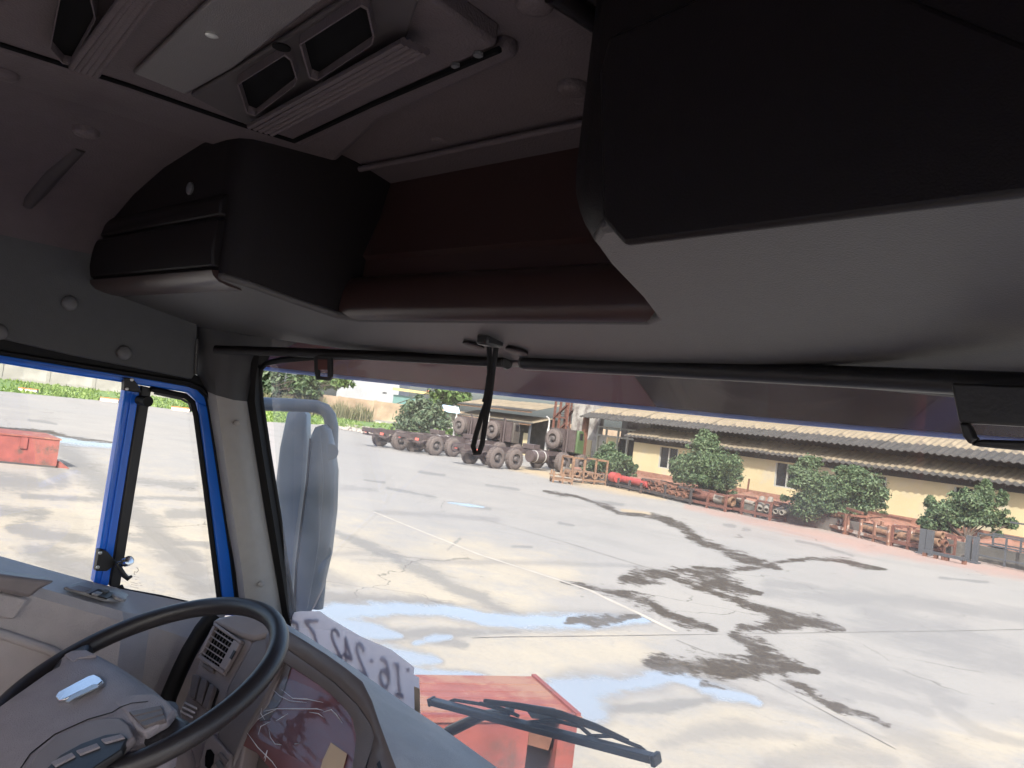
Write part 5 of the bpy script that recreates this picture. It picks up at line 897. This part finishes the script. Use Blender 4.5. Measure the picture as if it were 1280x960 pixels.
for k in range(3): T(on_pad([(66 + 31 * k, 958 - 14.5 * k), (92 + 31 * k, 945.5 - 11.5 * k), (96 + 31 * k, 950 - 11.5 * k), (71 + 31 * k, 963 - 14.5 * k)], H + 0.003, H + 0.011), 'tray_key', 'pad', SW, bevel=0.001)
T(on_pad([(146, 887), (168, 878), (196, 876), (214, 886), (222, 897), (212, 910), (184, 926), (176, 922), (162, 902)], H - 0.012, H + 0.004), 'button_shroud', 'pad', SW, bevel=0.004, seg=3)
for k in range(3):
    f0, f1 = k / 3 + 0.02, (k + 1) / 3 - 0.02; A_, B_, C_, D_ = (162, 894), (203, 886), (209, 904), (182, 914)
    def lp(p, q, f): return (p[0] + (q[0] - p[0]) * f, p[1] + (q[1] - p[1]) * f)
    T(on_pad([lp(A_, D_, f0), lp(B_, C_, f0), lp(B_, C_, f1), lp(A_, D_, f1)], H, H + 0.008), 'wheel_button', 'dash_dark', SW, bevel=0.0015)
T(on_pad([(84, 829), (94, 823.5), (112, 823), (124, 829), (103, 833), (95, 838)], H - 0.016, H + 0.003), 'wheel_button', 'pad', SW, bevel=0.002)
T(on_pad([(72, 880), (76, 874), (96, 863), (114, 853.5), (122, 851.5), (128, 855), (132, 860), (126, 865), (104, 873), (84, 883), (76, 884.5)], H - 0.004, H + 0.011), 'badge', 'chrome', SW, bevel=0.002, seg=3)
T(on_pad([(82, 878), (88, 871), (104, 863), (116, 856.5), (121, 856), (124, 860), (112, 865.5), (94, 874), (86, 879)], H + 0.0105, H + 0.0125), 'badge_inlay', 'aluminium', SW, bevel=0.001)
def spoke(px_h, th):
    a = won([px_h], 0.0)[0]; b = wpt(th); d = (b - a).normalized(); s = d.cross(WNm)
    mb = MB(); mb.loft([[a + s * 0.035 - WNm * 0.015, a - s * 0.035 - WNm * 0.015, a - s * 0.035 + WNm * 0.012, a + s * 0.035 + WNm * 0.012], [b + s * 0.026 - WNm * 0.013, b - s * 0.026 - WNm * 0.013, b - s * 0.026 + WNm * 0.012, b + s * 0.026 + WNm * 0.012]], True, True, True)
    T(mb, 'spoke', 'wheel', SW, bevel=0.01, seg=3)
def th_of(u, v): p = won([(u, v)], 0)[0] - WC; return math.atan2(p.dot(wb), p.dot(wa))
spoke((80, 850), th_of(98, 812)); spoke((200, 915), th_of(230, 925)); spoke((-20, 930), th_of(-50, 905)); spoke((60, 1000), th_of(60, 1010))
mb = MB(); mb.tube([WC - WNm * 0.075, WC - WNm * 0.18, WC + Vector((0, 0.06, -0.5))], [0.05, 0.05, 0.05], 16); T(mb, 'column_shroud', 'dash_dark', SW, smooth=60)
# ---- dashboard
CP = Vector((-1.5, 0.95, 2.03)); ca_ = math.radians(38); CN = Vector((0, -math.cos(ca_), math.sin(ca_)))
def con(pts, h): return pP(pts, CP + CN * h, CN)
Lp = [(340, 862), (356, 829), (377, 842), (397, 855), (415, 869), (432, 885), (445, 902), (450, 926), (447, 952), (440, 985), (425, 1030)]
Bp = [(333, 840), (353, 808), (375, 823), (397, 838.5), (419, 855), (446, 881), (463, 906), (469, 924), (460, 948), (449, 985), (440, 1030)]
Hp = [(335, 790), (356, 786), (381, 801), (408, 818), (432, 835), (453, 852), (465, 876), (474, 903), (489, 944), (505, 985), (560, 1080)]
Sp = [(345, 774), (359, 783), (385, 799), (412, 817), (440, 836), (470, 856), (510, 882), (550, 908), (600, 944), (660, 988), (860, 1134)]
Lc, Bc, Hc = con(Lp, 0.0), con(Bp, 0.022), con(Hp, 0.035); Scr = pY(Sp, 1.2); Fd = [p + Vector((0, 0.10, -0.10)) for p in Scr]; Fe = [p + Vector((0, 0.14, -0.5)) for p in Scr]
DB = T(MB().loft([Hc, [h.lerp(s, 0.18) + Vector((0, -0.005, 0.006)) for h, s in zip(Hc, Scr)], [h.lerp(s, 0.6) + Vector((0, 0, 0.008)) for h, s in zip(Hc, Scr)], Scr, Fd, Fe], closed=False), 'dashboard', 'dash', smooth=80)
T(MB().loft([Lc, [p + CN * 0.012 for p in Lc], [b.lerp(l, 0.25) for b, l in zip(Bc, [q + CN * 0.018 for q in Lc])], Bc], closed=False), 'cluster_bezel', 'dash_dark', DB, smooth=50)
mb = MB(); mb.loft([[b - CN * 0.004 for b in Bc], [b.lerp(h, 0.12) + CN * 0.004 for b, h in zip(Bc, Hc)], [b.lerp(h, 0.85) + CN * 0.006 for b, h in zip(Bc, Hc)], Hc], closed=False); T(mb, 'cluster_hood', 'dash_dark', DB, smooth=70)
lens = [(300, 930), (311, 912), (330, 885), (342, 860), (356, 829), (377, 842), (397, 855), (415, 869), (432, 885), (445, 902), (450, 926), (447, 952), (440, 985), (400, 1040), (350, 975), (320, 940)]
CF = T(MB().slab(con(lens, 0.003), -CN * 0.01), 'cluster_face', 'lens', DB)
T(MB().slab(con([(346, 848), (356, 829), (364, 835), (352, 875), (336, 900), (325, 902), (332, 884)], 0.0035), CN * 0.002), 'warning_strip', 'dash_dark', DB)
T(MB().slab(con([(480, 935), (463, 960), (450, 1000), (520, 1040), (505, 975)], 0.03), -CN * 0.02), 'switch_bank', 'dash_dark', DB, bevel=0.004)
T(MB().slab(con([(470, 955), (478, 946), (500, 985), (490, 1000)], 0.034), -CN * 0.006), 'rocker_switch', 'black', DB, bevel=0.001)
# left instrument panel with vent
VP = Vector((-1.82, 0.94, 2.08)); VN = Vector((0.10, -math.cos(math.radians(36)), math.sin(math.radians(36)))).normalized()
def von(pts, h): return pP(pts, VP + VN * h, VN)
T(MB().slab(von([(269, 775), (314, 800), (350, 840), (336, 880), (310, 915), (290, 1010), (205, 1010), (222, 897)], 0), -VN * 0.05), 'vent_panel', 'vent_plastic', DB, bevel=0.005)
T(MB().slab(von([(262, 777), (272, 771), (300, 765), (335, 771), (358, 784), (345, 792), (318, 799), (300, 796)], 0.012), -VN * 0.09), 'end_cap', 'taupe_dark', DB, bevel=0.01, seg=3)
T(MB().slab(von([(316, 800), (354, 790), (350, 835), (338, 862), (308, 912), (290, 960), (262, 960), (284, 858)], 0.006), -VN * 0.03), 'cluster_cheek', 'dash_dark', DB, bevel=0.006)
V4 = [(272, 782), (305, 804), (282, 845), (251, 824)]
def vq(a, b): # bilinear on the vent
    p = [V4[0][i] * (1 - a) * (1 - b) + V4[1][i] * a * (1 - b) + V4[2][i] * a * b + V4[3][i] * (1 - a) * b for i in (0, 1)]; return tuple(p)
fr = MB()
for q in ([vq(-.02, -.02), vq(1.02, -.02), vq(1.02, .07), vq(-.02, .07)], [vq(-.02, .9), vq(1.02, .9), vq(1.02, 1.02), vq(-.02, 1.02)], [vq(-.02, .071), vq(.07, .071), vq(.07, .899), vq(-.02, .899)], [vq(.78, .071), vq(1.02, .071), vq(1.02, .899), vq(.78, .899)]):
    fr.slab(von(q, 0.004), VN * 0.012)
T(fr, 'vent_frame', 'vent_plastic', DB, bevel=0.002); T(MB().slab(von([vq(.05, .05), vq(.8, .05), vq(.8, .92), vq(.05, .92)], 0.0015), VN * 0.002), 'vent_throat', 'void', DB)
for k in range(5):
    b = 0.15 + 0.165 * k; T(MB().slab(von([vq(.07, b), vq(.78, b), vq(.78, b + .035), vq(.07, b + .035)], 0.004), VN * 0.010), 'vent_slat', 'vent_plastic', DB)
for k in range(6):
    a = 0.14 + 0.11 * k; T(MB().slab(von([vq(a, .08), vq(a + .012, .08), vq(a + .012, .9), vq(a, .9)], 0.0032), VN * 0.0015), 'vent_blade', 'dash_dark', DB)
T(MB().slab(von([vq(.86, .3), vq(.92, .3), vq(.92, .55), vq(.86, .55)], 0.0165), VN * 0.004), 'vent_slider', 'black', DB); T(MB().slab(von([(257, 830), (270, 838), (268, 843), (255, 835)], 0.001), VN * 0.008), 'vent_wheel', 'dash_dark', DB, bevel=0.002)
for q in ([(244, 845), (252, 846.5), (254, 849), (247, 877), (240, 873)], [(255, 850), (262, 852), (263, 855), (256, 884), (248, 879)], [(266, 857), (271, 859), (272, 862), (263, 891), (256, 886)]):
    T(MB().slab(von([(u + 2, v + 2) for u, v in q], 0.001), VN * 0.003), 'switch_slot', 'black', DB); T(MB().slab(von(q, 0.004), VN * 0.012), 'rocker_switch', 'dash_dark', DB, bevel=0.003)
for k in range(3): T(MB().slab(von([(233 - 2.6 * k, 878 + 5.5 * k), (249 - 2.6 * k, 886 + 5.5 * k), (248 - 2.6 * k, 888.5 + 5.5 * k), (232 - 2.6 * k, 880.5 + 5.5 * k)], 0.001), VN * 0.006), 'grille_bar', 'chrome', DB)
T(MB().slab(von([(262, 921), (270, 919), (293, 946), (290, 975), (262, 990), (252, 960)], 0.007), VN * 0.012), 'ignition_panel', 'vent_plastic', DB, bevel=0.004)
T(MB().slab(von([(257, 946), (259, 938), (264, 937), (268, 943), (267, 954), (262, 962), (257, 958)], 0.0195), VN * 0.002), 'ignition_slot', 'void', DB)
T(MB().slab(von([(273, 944), (277, 940), (288, 953), (284, 959)], 0.0195), VN * 0.005), 'rocker_switch', 'dash_dark', DB, bevel=0.002); T(MB().slab(von([(270, 955), (276, 950), (282, 960), (277, 968)], 0.0195), VN * 0.005), 'rocker_switch', 'cap', DB, bevel=0.002)
# ---- roller blinds, visor, mirrors, wiper
def blind(px, r):
    P = [onY(u, v, y) for u, v, y in px]; return MB().tube(P, r, 14)
RB = T(blind([(270, 437, 0.905), (360, 440, 0.98), (450, 443.5, 1.03), (540, 448, 1.055), (632, 452.5, 1.06)], 0.0105), 'roller_blind', 'console_dark', smooth=60)
T(MB().disc(onY(632, 452.5, 1.06), onY(640, 453, 1.06) - onY(632, 452.5, 1.06), 0.013, 0.006, 14), 'end_cap', 'black', RB)
tg = MB(); Q = lambda pts: [onY(u, v, 0.99) for u, v in pts]
for q in ([(392, 446), (397, 446), (398, 470), (393, 468)], [(409, 447), (414, 447), (414, 470), (409, 471)], [(393, 468), (398, 470), (409, 471), (414, 470), (411, 475.5), (396, 474.5)], [(397, 446), (409, 447), (409, 449.5), (397, 449)]): tg.slab(Q(q), (0, 0.006, 0))
T(tg, 'pull_clip', 'black', RB, bevel=0.001); T(MB().slab(Q([(397, 449), (409, 449.5), (409, 462.5), (397.5, 462)]), (0, 0.004, 0)), 'clip_plate', 'red_plastic', RB)
RB2 = T(blind([(657, 453, 1.055), (800, 459, 1.05), (950, 466, 1.03), (1100, 473, 0.99), (1300, 483, 0.92)], 0.0135), 'roller_blind', 'black', smooth=60)
T(MB().disc(onY(656, 453, 1.055), onY(648, 452.6, 1.055) - onY(656, 453, 1.055), 0.0125, 0.005, 14), 'end_cap', 'console', RB2)
T(MB().tube([onY(640, 444, 1.075), onY(900, 456, 1.075), (-0.2, 1.03, 2.80), (0.3, 0.95, 2.79)], 0.016, 10), 'header_trim', 'black', smooth=60)
ph = MB(); Q = lambda pts: [onY(u, v, 0.9) for u, v in pts]
for q in ([(1188, 478), (1330, 484), (1330, 536), (1212, 529), (1198, 528)], [(1198, 528), (1212, 529), (1219, 545), (1224, 549), (1212, 556), (1203, 546)], [(1224, 549), (1330, 552), (1330, 568), (1222, 558), (1212, 556)]): ph.slab(Q(q), (0, 0.012, 0))
T(ph, 'pull_handle', 'black', RB2, bevel=0.003, seg=3)
def vis(x, low):
    s = ((x + 0.88) / 1.18) ** 2
    return Vector((x, (1.60 - 0.46 * s) if low else (1.22 - 0.14 * s), (2.764 - (0.009 * s if x < -0.88 else 0)) if low else 3.03))
xs_ = np.linspace(-2.06, 0.32, 24)
off = Vector((0, 0.004, 0.006))
def vpanel(xs):
    mb = MB(); lo = [vis(float(x), True) for x in xs]; hi = [vis(float(x) - (0.16 if x in (xs[0], xs[-1]) and -2 < x < 0 else 0), False) for x in xs]; md_ = [l.lerp(h, 0.45) + Vector((0, 0.03, 0.035)) for l, h in zip(lo, hi)]
    return mb.loft([lo, md_, hi, [p + off for p in hi], [p + off for p in md_], [p + off for p in lo], lo], closed=False)
VS = T(vpanel(list(np.linspace(-1.06, 0.32, 14))), 'outer_sun_visor', 'visor', smooth=50); T(vpanel(list(np.linspace(-2.06, -1.063, 12))), 'visor_panel', 'visor_red', VS, smooth=50)
lo = [vis(float(x), True) for x in xs_]
T(MB().tube(lo, 0.0055, 8), 'visor_edge', 'visor_edge', VS, smooth=60)
for x in (-1.75, -0.85, 0.1):
    p = vis(x, True).lerp(vis(x, False), 0.3); T(MB().bar(p + Vector((0, -0.03, 0)), (x, 1.17, 3.0), 0.012, 0.03), 'visor_bracket', 'black', VS)
def shell(px, D, depth):
    P = [at(u, v, D) for u, v in px]; n = (P[len(P) // 3] - P[0]).cross(P[2 * len(P) // 3] - P[0]).normalized(); n = n if n.dot(P[0] - CAM) > 0 else -n
    c = sum(P, Vector()) / len(P); mb = MB(); mb.loft([[p + (c - p) * 0.22 - n * depth * 0.30 for p in P], [p + (c - p) * 0.06 - n * depth * 0.16 for p in P], P, [p + n * depth for p in P]], True, True, True); return mb
m1 = T(shell([(359, 517), (363, 512), (378, 512), (383.5, 519), (384, 560), (381, 610), (376, 650), (370, 690), (366, 740), (362, 768), (352, 780), (344, 700), (343, 620), (350, 560)], 2.62, 0.05), 'mirror', 'mirror_shell', smooth=40)
m2 = T(shell([(386, 562), (389, 544), (394, 534), (403, 531), (410, 538), (415, 560), (419, 590), (417.5, 640), (411, 695), (401, 738), (389, 764), (376, 772), (366, 768), (366, 740), (371, 690), (380, 620)], 2.45, 0.05), 'mirror', 'mirror_shell', smooth=40)
mb = MB(); mb.tube([at(u, v, D) for u, v, D in ((300, 503, 2.35), (330, 505, 2.42), (370, 506.5, 2.5), (395, 508, 2.52), (406, 512, 2.53), (412, 520, 2.53), (415, 534, 2.53), (414, 560, 2.53), (410, 600, 2.53), (404, 680, 2.53), (396, 760, 2.53))], 0.0205, 12); T(mb, 'mirror_arm', 'mirror_shell', smooth=60)
T(MB().tube([at(388, 548, 2.435), at(384, 600, 2.435), at(376, 660, 2.435), at(370, 710, 2.435), at(368, 760, 2.435)], 0.0035, 6), 'housing_seam', 'rubber', m2)
T(MB().tube([at(399, 534, 2.43), at(404, 600, 2.43), at(398, 680, 2.43), at(384, 760, 2.43)], 0.0018, 6), 'housing_seam', 'mirror_shell', m2)
for u, v, D in ((413, 565, 2.5), (404, 690, 2.5)): T(MB().disc(at(u, v, D - 0.03), -ray(u, v), 0.024, 0.03, 14), 'arm_clamp', 'mirror_shell', m2, smooth=40)
WP = Vector((-1.2, 1.40, 1.95)); WNn = Vector((0, 0.97, 0.24)).normalized()
def wip(pts, h=0.03): return pP(pts, WP + WNn * h, WNn)
a, b = wip([(541, 877), (816, 948)], 0.012)
WI = T(MB().bar(a, b, 0.016, 0.020, up=WNn), 'wiper', 'black', bevel=0.003)
T(MB().bar(b + (b - a).normalized() * 0.001, b + (b - a).normalized() * 0.012, 0.022, 0.026, up=WNn), 'end_clip', 'black', WI, bevel=0.003)
T(MB().bar(a - (b - a).normalized() * 0.001 , a - (b - a).normalized() * 0.008, 0.018, 0.022, up=WNn), 'end_clip', 'black', WI)
mb = MB(); q = wip([(606, 876), (650, 883), (700, 893), (745, 909), (785, 926)], 0.03); mb.tube(q, [0.005, 0.008, 0.009, 0.008, 0.004], 8); T(mb, 'primary_lever', 'rubber', WI, smooth=60)
for q in ([(552, 881), (568, 875), (600, 880), (640, 890), (634, 897)], [(660, 903), (690, 900), (725, 908), (740, 921)], [(735, 920), (765, 920), (800, 934), (812, 944)], [(600, 879), (625, 885), (648, 895)]):
    mb = MB(); mb.tube(wip(q, 0.026), 0.0042, 8); T(mb, 'claw_lever', 'rubber', WI, smooth=60)
mb = MB(); q = wip([(652, 881), (690, 887), (702, 903), (664, 899)], 0.036); mb.slab(q, WNn * 0.012); T(mb, 'arm_clip', 'mirror_shell', WI, bevel=0.004)
mb = MB(); q = wip([(535, 934), (562, 914), (604, 894), (640, 888)], 0.05); mb.tube(q, [0.016, 0.014, 0.012, 0.008], 8); T(mb, 'wiper_arm', 'black', WI, smooth=60)
# ================================================================== loose things in the cab
lan = MB(); K = lambda pts: [onY(u, v, 0.99) for u, v in pts]
lan.tube(K([(611, 424), (612, 450), (612, 476), (609, 500), (602, 520), (595, 543), (591.5, 558), (594, 566.5), (599, 566), (602.5, 556), (605, 540), (608, 520), (612, 500), (614.5, 478), (617, 456), (620, 436), (621, 424)]), 0.0046, 8)
lan.tube(K([(613, 470), (612, 480), (609, 497), (607, 503)]), 0.007, 8)
o = lan.build('wrist_strap', M['cord'], None, smooth=60); props(o, 'black braided loop hanging from the underside of the overhead console', 'strap')
# paper with mirrored number, read from behind
PPt = Vector((-1.6, 1.255, 2.05)); PNn = Vector((0, -0.97, 0.24)).normalized()
def pap(pts, h=0.0): return pP(pts, PPt + PNn * h, PNn)
ptop = [(352, 768), (375, 764), (400, 764), (411, 772), (450, 795), (489, 812), (510, 828), (518, 834), (517, 843), (524, 847)]
pbot = [(352, 830), (372, 830), (398, 838), (410, 846), (445, 868), (480, 890), (500, 902), (508, 908), (512, 912), (526, 905)]
rowsP = []
for f in (0, 0.33, 0.66, 1.0):
    r_ = []
    for i, (a, b) in enumerate(zip(ptop, pbot)):
        p = onP(a[0] + (b[0] - a[0]) * f, a[1] + (b[1] - a[1]) * f, PPt + PNn * (0.002 * math.sin(i * 1.7) * (1 - f)), PNn); r_.append(p)
    rowsP.append(r_)
pm = bpy.data.materials['paper']; nt = pm.node_tree; tr = nt.nodes.new('ShaderNodeBsdfTranslucent'); tr.inputs[0].default_value = (0.85, 0.79, 0.83, 1); mx = nt.nodes.new('ShaderNodeMixShader'); mx.inputs[0].default_value = 0.65
nt.links.new(nt.nodes['Principled BSDF'].outputs[0], mx.inputs[1]); nt.links.new(tr.outputs[0], mx.inputs[2]); nt.links.new(mx.outputs[0], nt.nodes['Material Output'].inputs[0])
PR = thing('paper_sign', 'white paper strip with large number leaning on the windscreen base, read from behind', 'paper', rowsP[3][5])
MB().loft(rowsP, closed=False).build('sheet', M['paper'], PR, smooth=60)
def glyph(ch, quad):          # strokes of a figure on a 0..1 x 0..1.5 cell, drawn mirrored because the sheet is read from behind
    G = {'1': [[(0.3, 1.25), (0.5, 1.5), (0.5, 0)], [(0.2, 0), (0.8, 0)], [(0.2, 1.5), (0.8, 1.5)]], '6': [[(0.85, 1.35), (0.6, 1.5), (0.3, 1.4), (0.1, 0.9), (0.1, 0.4), (0.3, 0.05), (0.6, 0), (0.85, 0.2), (0.9, 0.5), (0.75, 0.8), (0.5, 0.9), (0.2, 0.75), (0.1, 0.5)]],
         '-': [[(0.3, 0.7), (0.7, 0.7)]], '2': [[(0.1, 1.2), (0.25, 1.42), (0.5, 1.5), (0.8, 1.38), (0.88, 1.1), (0.7, 0.75), (0.1, 0.0), (0.9, 0.0)]], '4': [[(0.65, 0), (0.65, 1.5), (0.05, 0.45), (0.95, 0.45)]],
         '7': [[(0.1, 1.5), (0.9, 1.5), (0.5, 0.7), (0.4, 0)]], '8': [[(0.5, 0.8), (0.2, 1.0), (0.2, 1.35), (0.5, 1.5), (0.8, 1.35), (0.8, 1.0), (0.5, 0.8), (0.15, 0.55), (0.15, 0.2), (0.5, 0), (0.85, 0.2), (0.85, 0.55), (0.5, 0.8)]], '.': [[(0.3, 0.05), (0.5, 0.05)]], "'": [[(0.4, 1.5), (0.3, 1.2)]]}
    (x0, y0), (x1, y1), (x2, y2), (x3, y3) = quad          # left-top, right-top, right-bottom, left-bottom as seen from behind
    out = []
    for s in G[ch]:
        pts = []
        for gx, gy in s:
            a = 1 - gx; b = 1 - gy / 1.5
            pts.append((x0 * (1 - a) * (1 - b) + x1 * a * (1 - b) + x2 * a * b + x3 * (1 - a) * b, y0 * (1 - a) * (1 - b) + y1 * a * (1 - b) + y2 * a * b + y3 * (1 - a) * b))
        out.append(pts)
    return out
for ch, q in (('8', [(358, 777), (378, 777), (380, 806), (360, 806)]), ('7', [(382, 776), (402, 776), (404, 808), (390, 806)]), ('.', [(407, 800), (414, 803), (414, 816), (407, 813)]), ('2', [(414, 784), (426, 790), (430, 824), (415, 818)]), ('4', [(430, 796), (440, 802), (443, 834), (430, 827)]), ('2', [(446, 801), (458, 808), (462, 846), (447, 838)]), ('-', [(463, 808), (470, 812), (472, 842), (464, 838)]), ('6', [(475, 820), (489, 827), (490, 862), (476, 855)]), ('1', [(493, 829), (503, 833), (510, 872), (494, 866)]), ("'", [(506, 832), (514, 836), (514, 850), (506, 848)])):
    tx = MB()
    for s in glyph(ch, q):
        P = pap(s, -0.0045)
        for p, p2 in zip(P[:-1], P[1:]): tx.bar(p, p2 + (p2 - p).normalized() * 0.004, 0.0095, 0.0006, up=PNn)
    tx.build('figure', M['ink'], PR)
ik = bpy.data.materials['faded_ink_through_paper'].node_tree; t2 = ik.nodes.new('ShaderNodeBsdfTranslucent'); t2.inputs[0].default_value = (0.42, 0.34, 0.39, 1); m2_ = ik.nodes.new('ShaderNodeMixShader'); m2_.inputs[0].default_value = 0.65
ik.links.new(ik.nodes['Principled BSDF'].outputs[0], m2_.inputs[1]); ik.links.new(t2.outputs[0], m2_.inputs[2]); ik.links.new(m2_.outputs[0], ik.nodes['Material Output'].inputs[0])
MB().slab(pap([(518, 858), (525, 861), (525, 905), (519, 905)], 0.008), PNn * 0.001).build('tape_strip', M['card'], PR)
# cardboard tag and film on the instrument cluster
o = MB().slab(con([(414, 928.5), (434, 942.5), (426, 972), (398, 972), (404, 950)], 0.0075), CN * 0.0012).build('cardboard_tag', M['card']); props(o, 'small tan cardboard tag stuck on the instrument cluster', 'tag')
M['film'] = glass_mat('clear_film', (0.93, 0.92, 0.93), 0.02, fres=1.35); M['film_fold'] = mat('film_fold', (0.75, 0.72, 0.75), 0.15, 0.05, 50, spec=0.8)  # film folds drawn as pale tubes, their glints put into the colour
FM = thing('plastic_film', 'crumpled clear protective film over the instrument cluster', 'film', con([(380, 900)], 0.006)[0])
fm = MB(); gx = 14; rr = random.Random(4); R4 = []
for j in range(gx):
    row = []
    for i in range(gx):
        a, b = i / (gx - 1), j / (gx - 1); tl, tr_, br, bl_ = (338, 838), (436, 880), (452, 990), (305, 915)
        u = tl[0] * (1 - a) * (1 - b) + tr_[0] * a * (1 - b) + br[0] * a * b + bl_[0] * (1 - a) * b; v = tl[1] * (1 - a) * (1 - b) + tr_[1] * a * (1 - b) + br[1] * a * b + bl_[1] * (1 - a) * b
        row.append(con([(u, v)], 0.0052 + 0.0010 * rr.random())[0])
    R4.append(row)
fm.loft(R4, closed=False); fm.build('film_sheet', M['film'], FM)
fold_glints = [[(341, 862), (350, 870), (362, 876), (383, 878)], [(352, 862), (366, 873), (384, 874), (404, 878)], [(330, 889), (345, 886), (372, 886), (396, 886), (404, 888)], [(386, 890), (398, 892), (405, 897)], [(404, 890), (414, 887), (421, 894), (428, 904)], [(322, 900), (332, 893), (345, 887)], [(328, 880), (326, 892), (331, 900)],
         [(336, 912), (338, 922), (344, 930), (352, 931)], [(323, 918), (326, 908), (338, 902)], [(345, 901), (352, 897), (360, 892)], [(368, 930), (374, 929)], [(330, 948), (334, 938), (331, 952)], [(309, 916), (322, 934), (340, 952), (350, 966)], [(326, 884), (323, 876), (330, 870), (333, 858)], [(422, 876), (432, 884), (440, 895)]]
ff = MB()
for f_ in fold_glints:
    P = con(f_, 0.0074); ff.tube(P, [0.0003] + [0.0009] * (len(P) - 2) + [0.0003], 6)
ff.build('fold', M['film_fold'], FM)
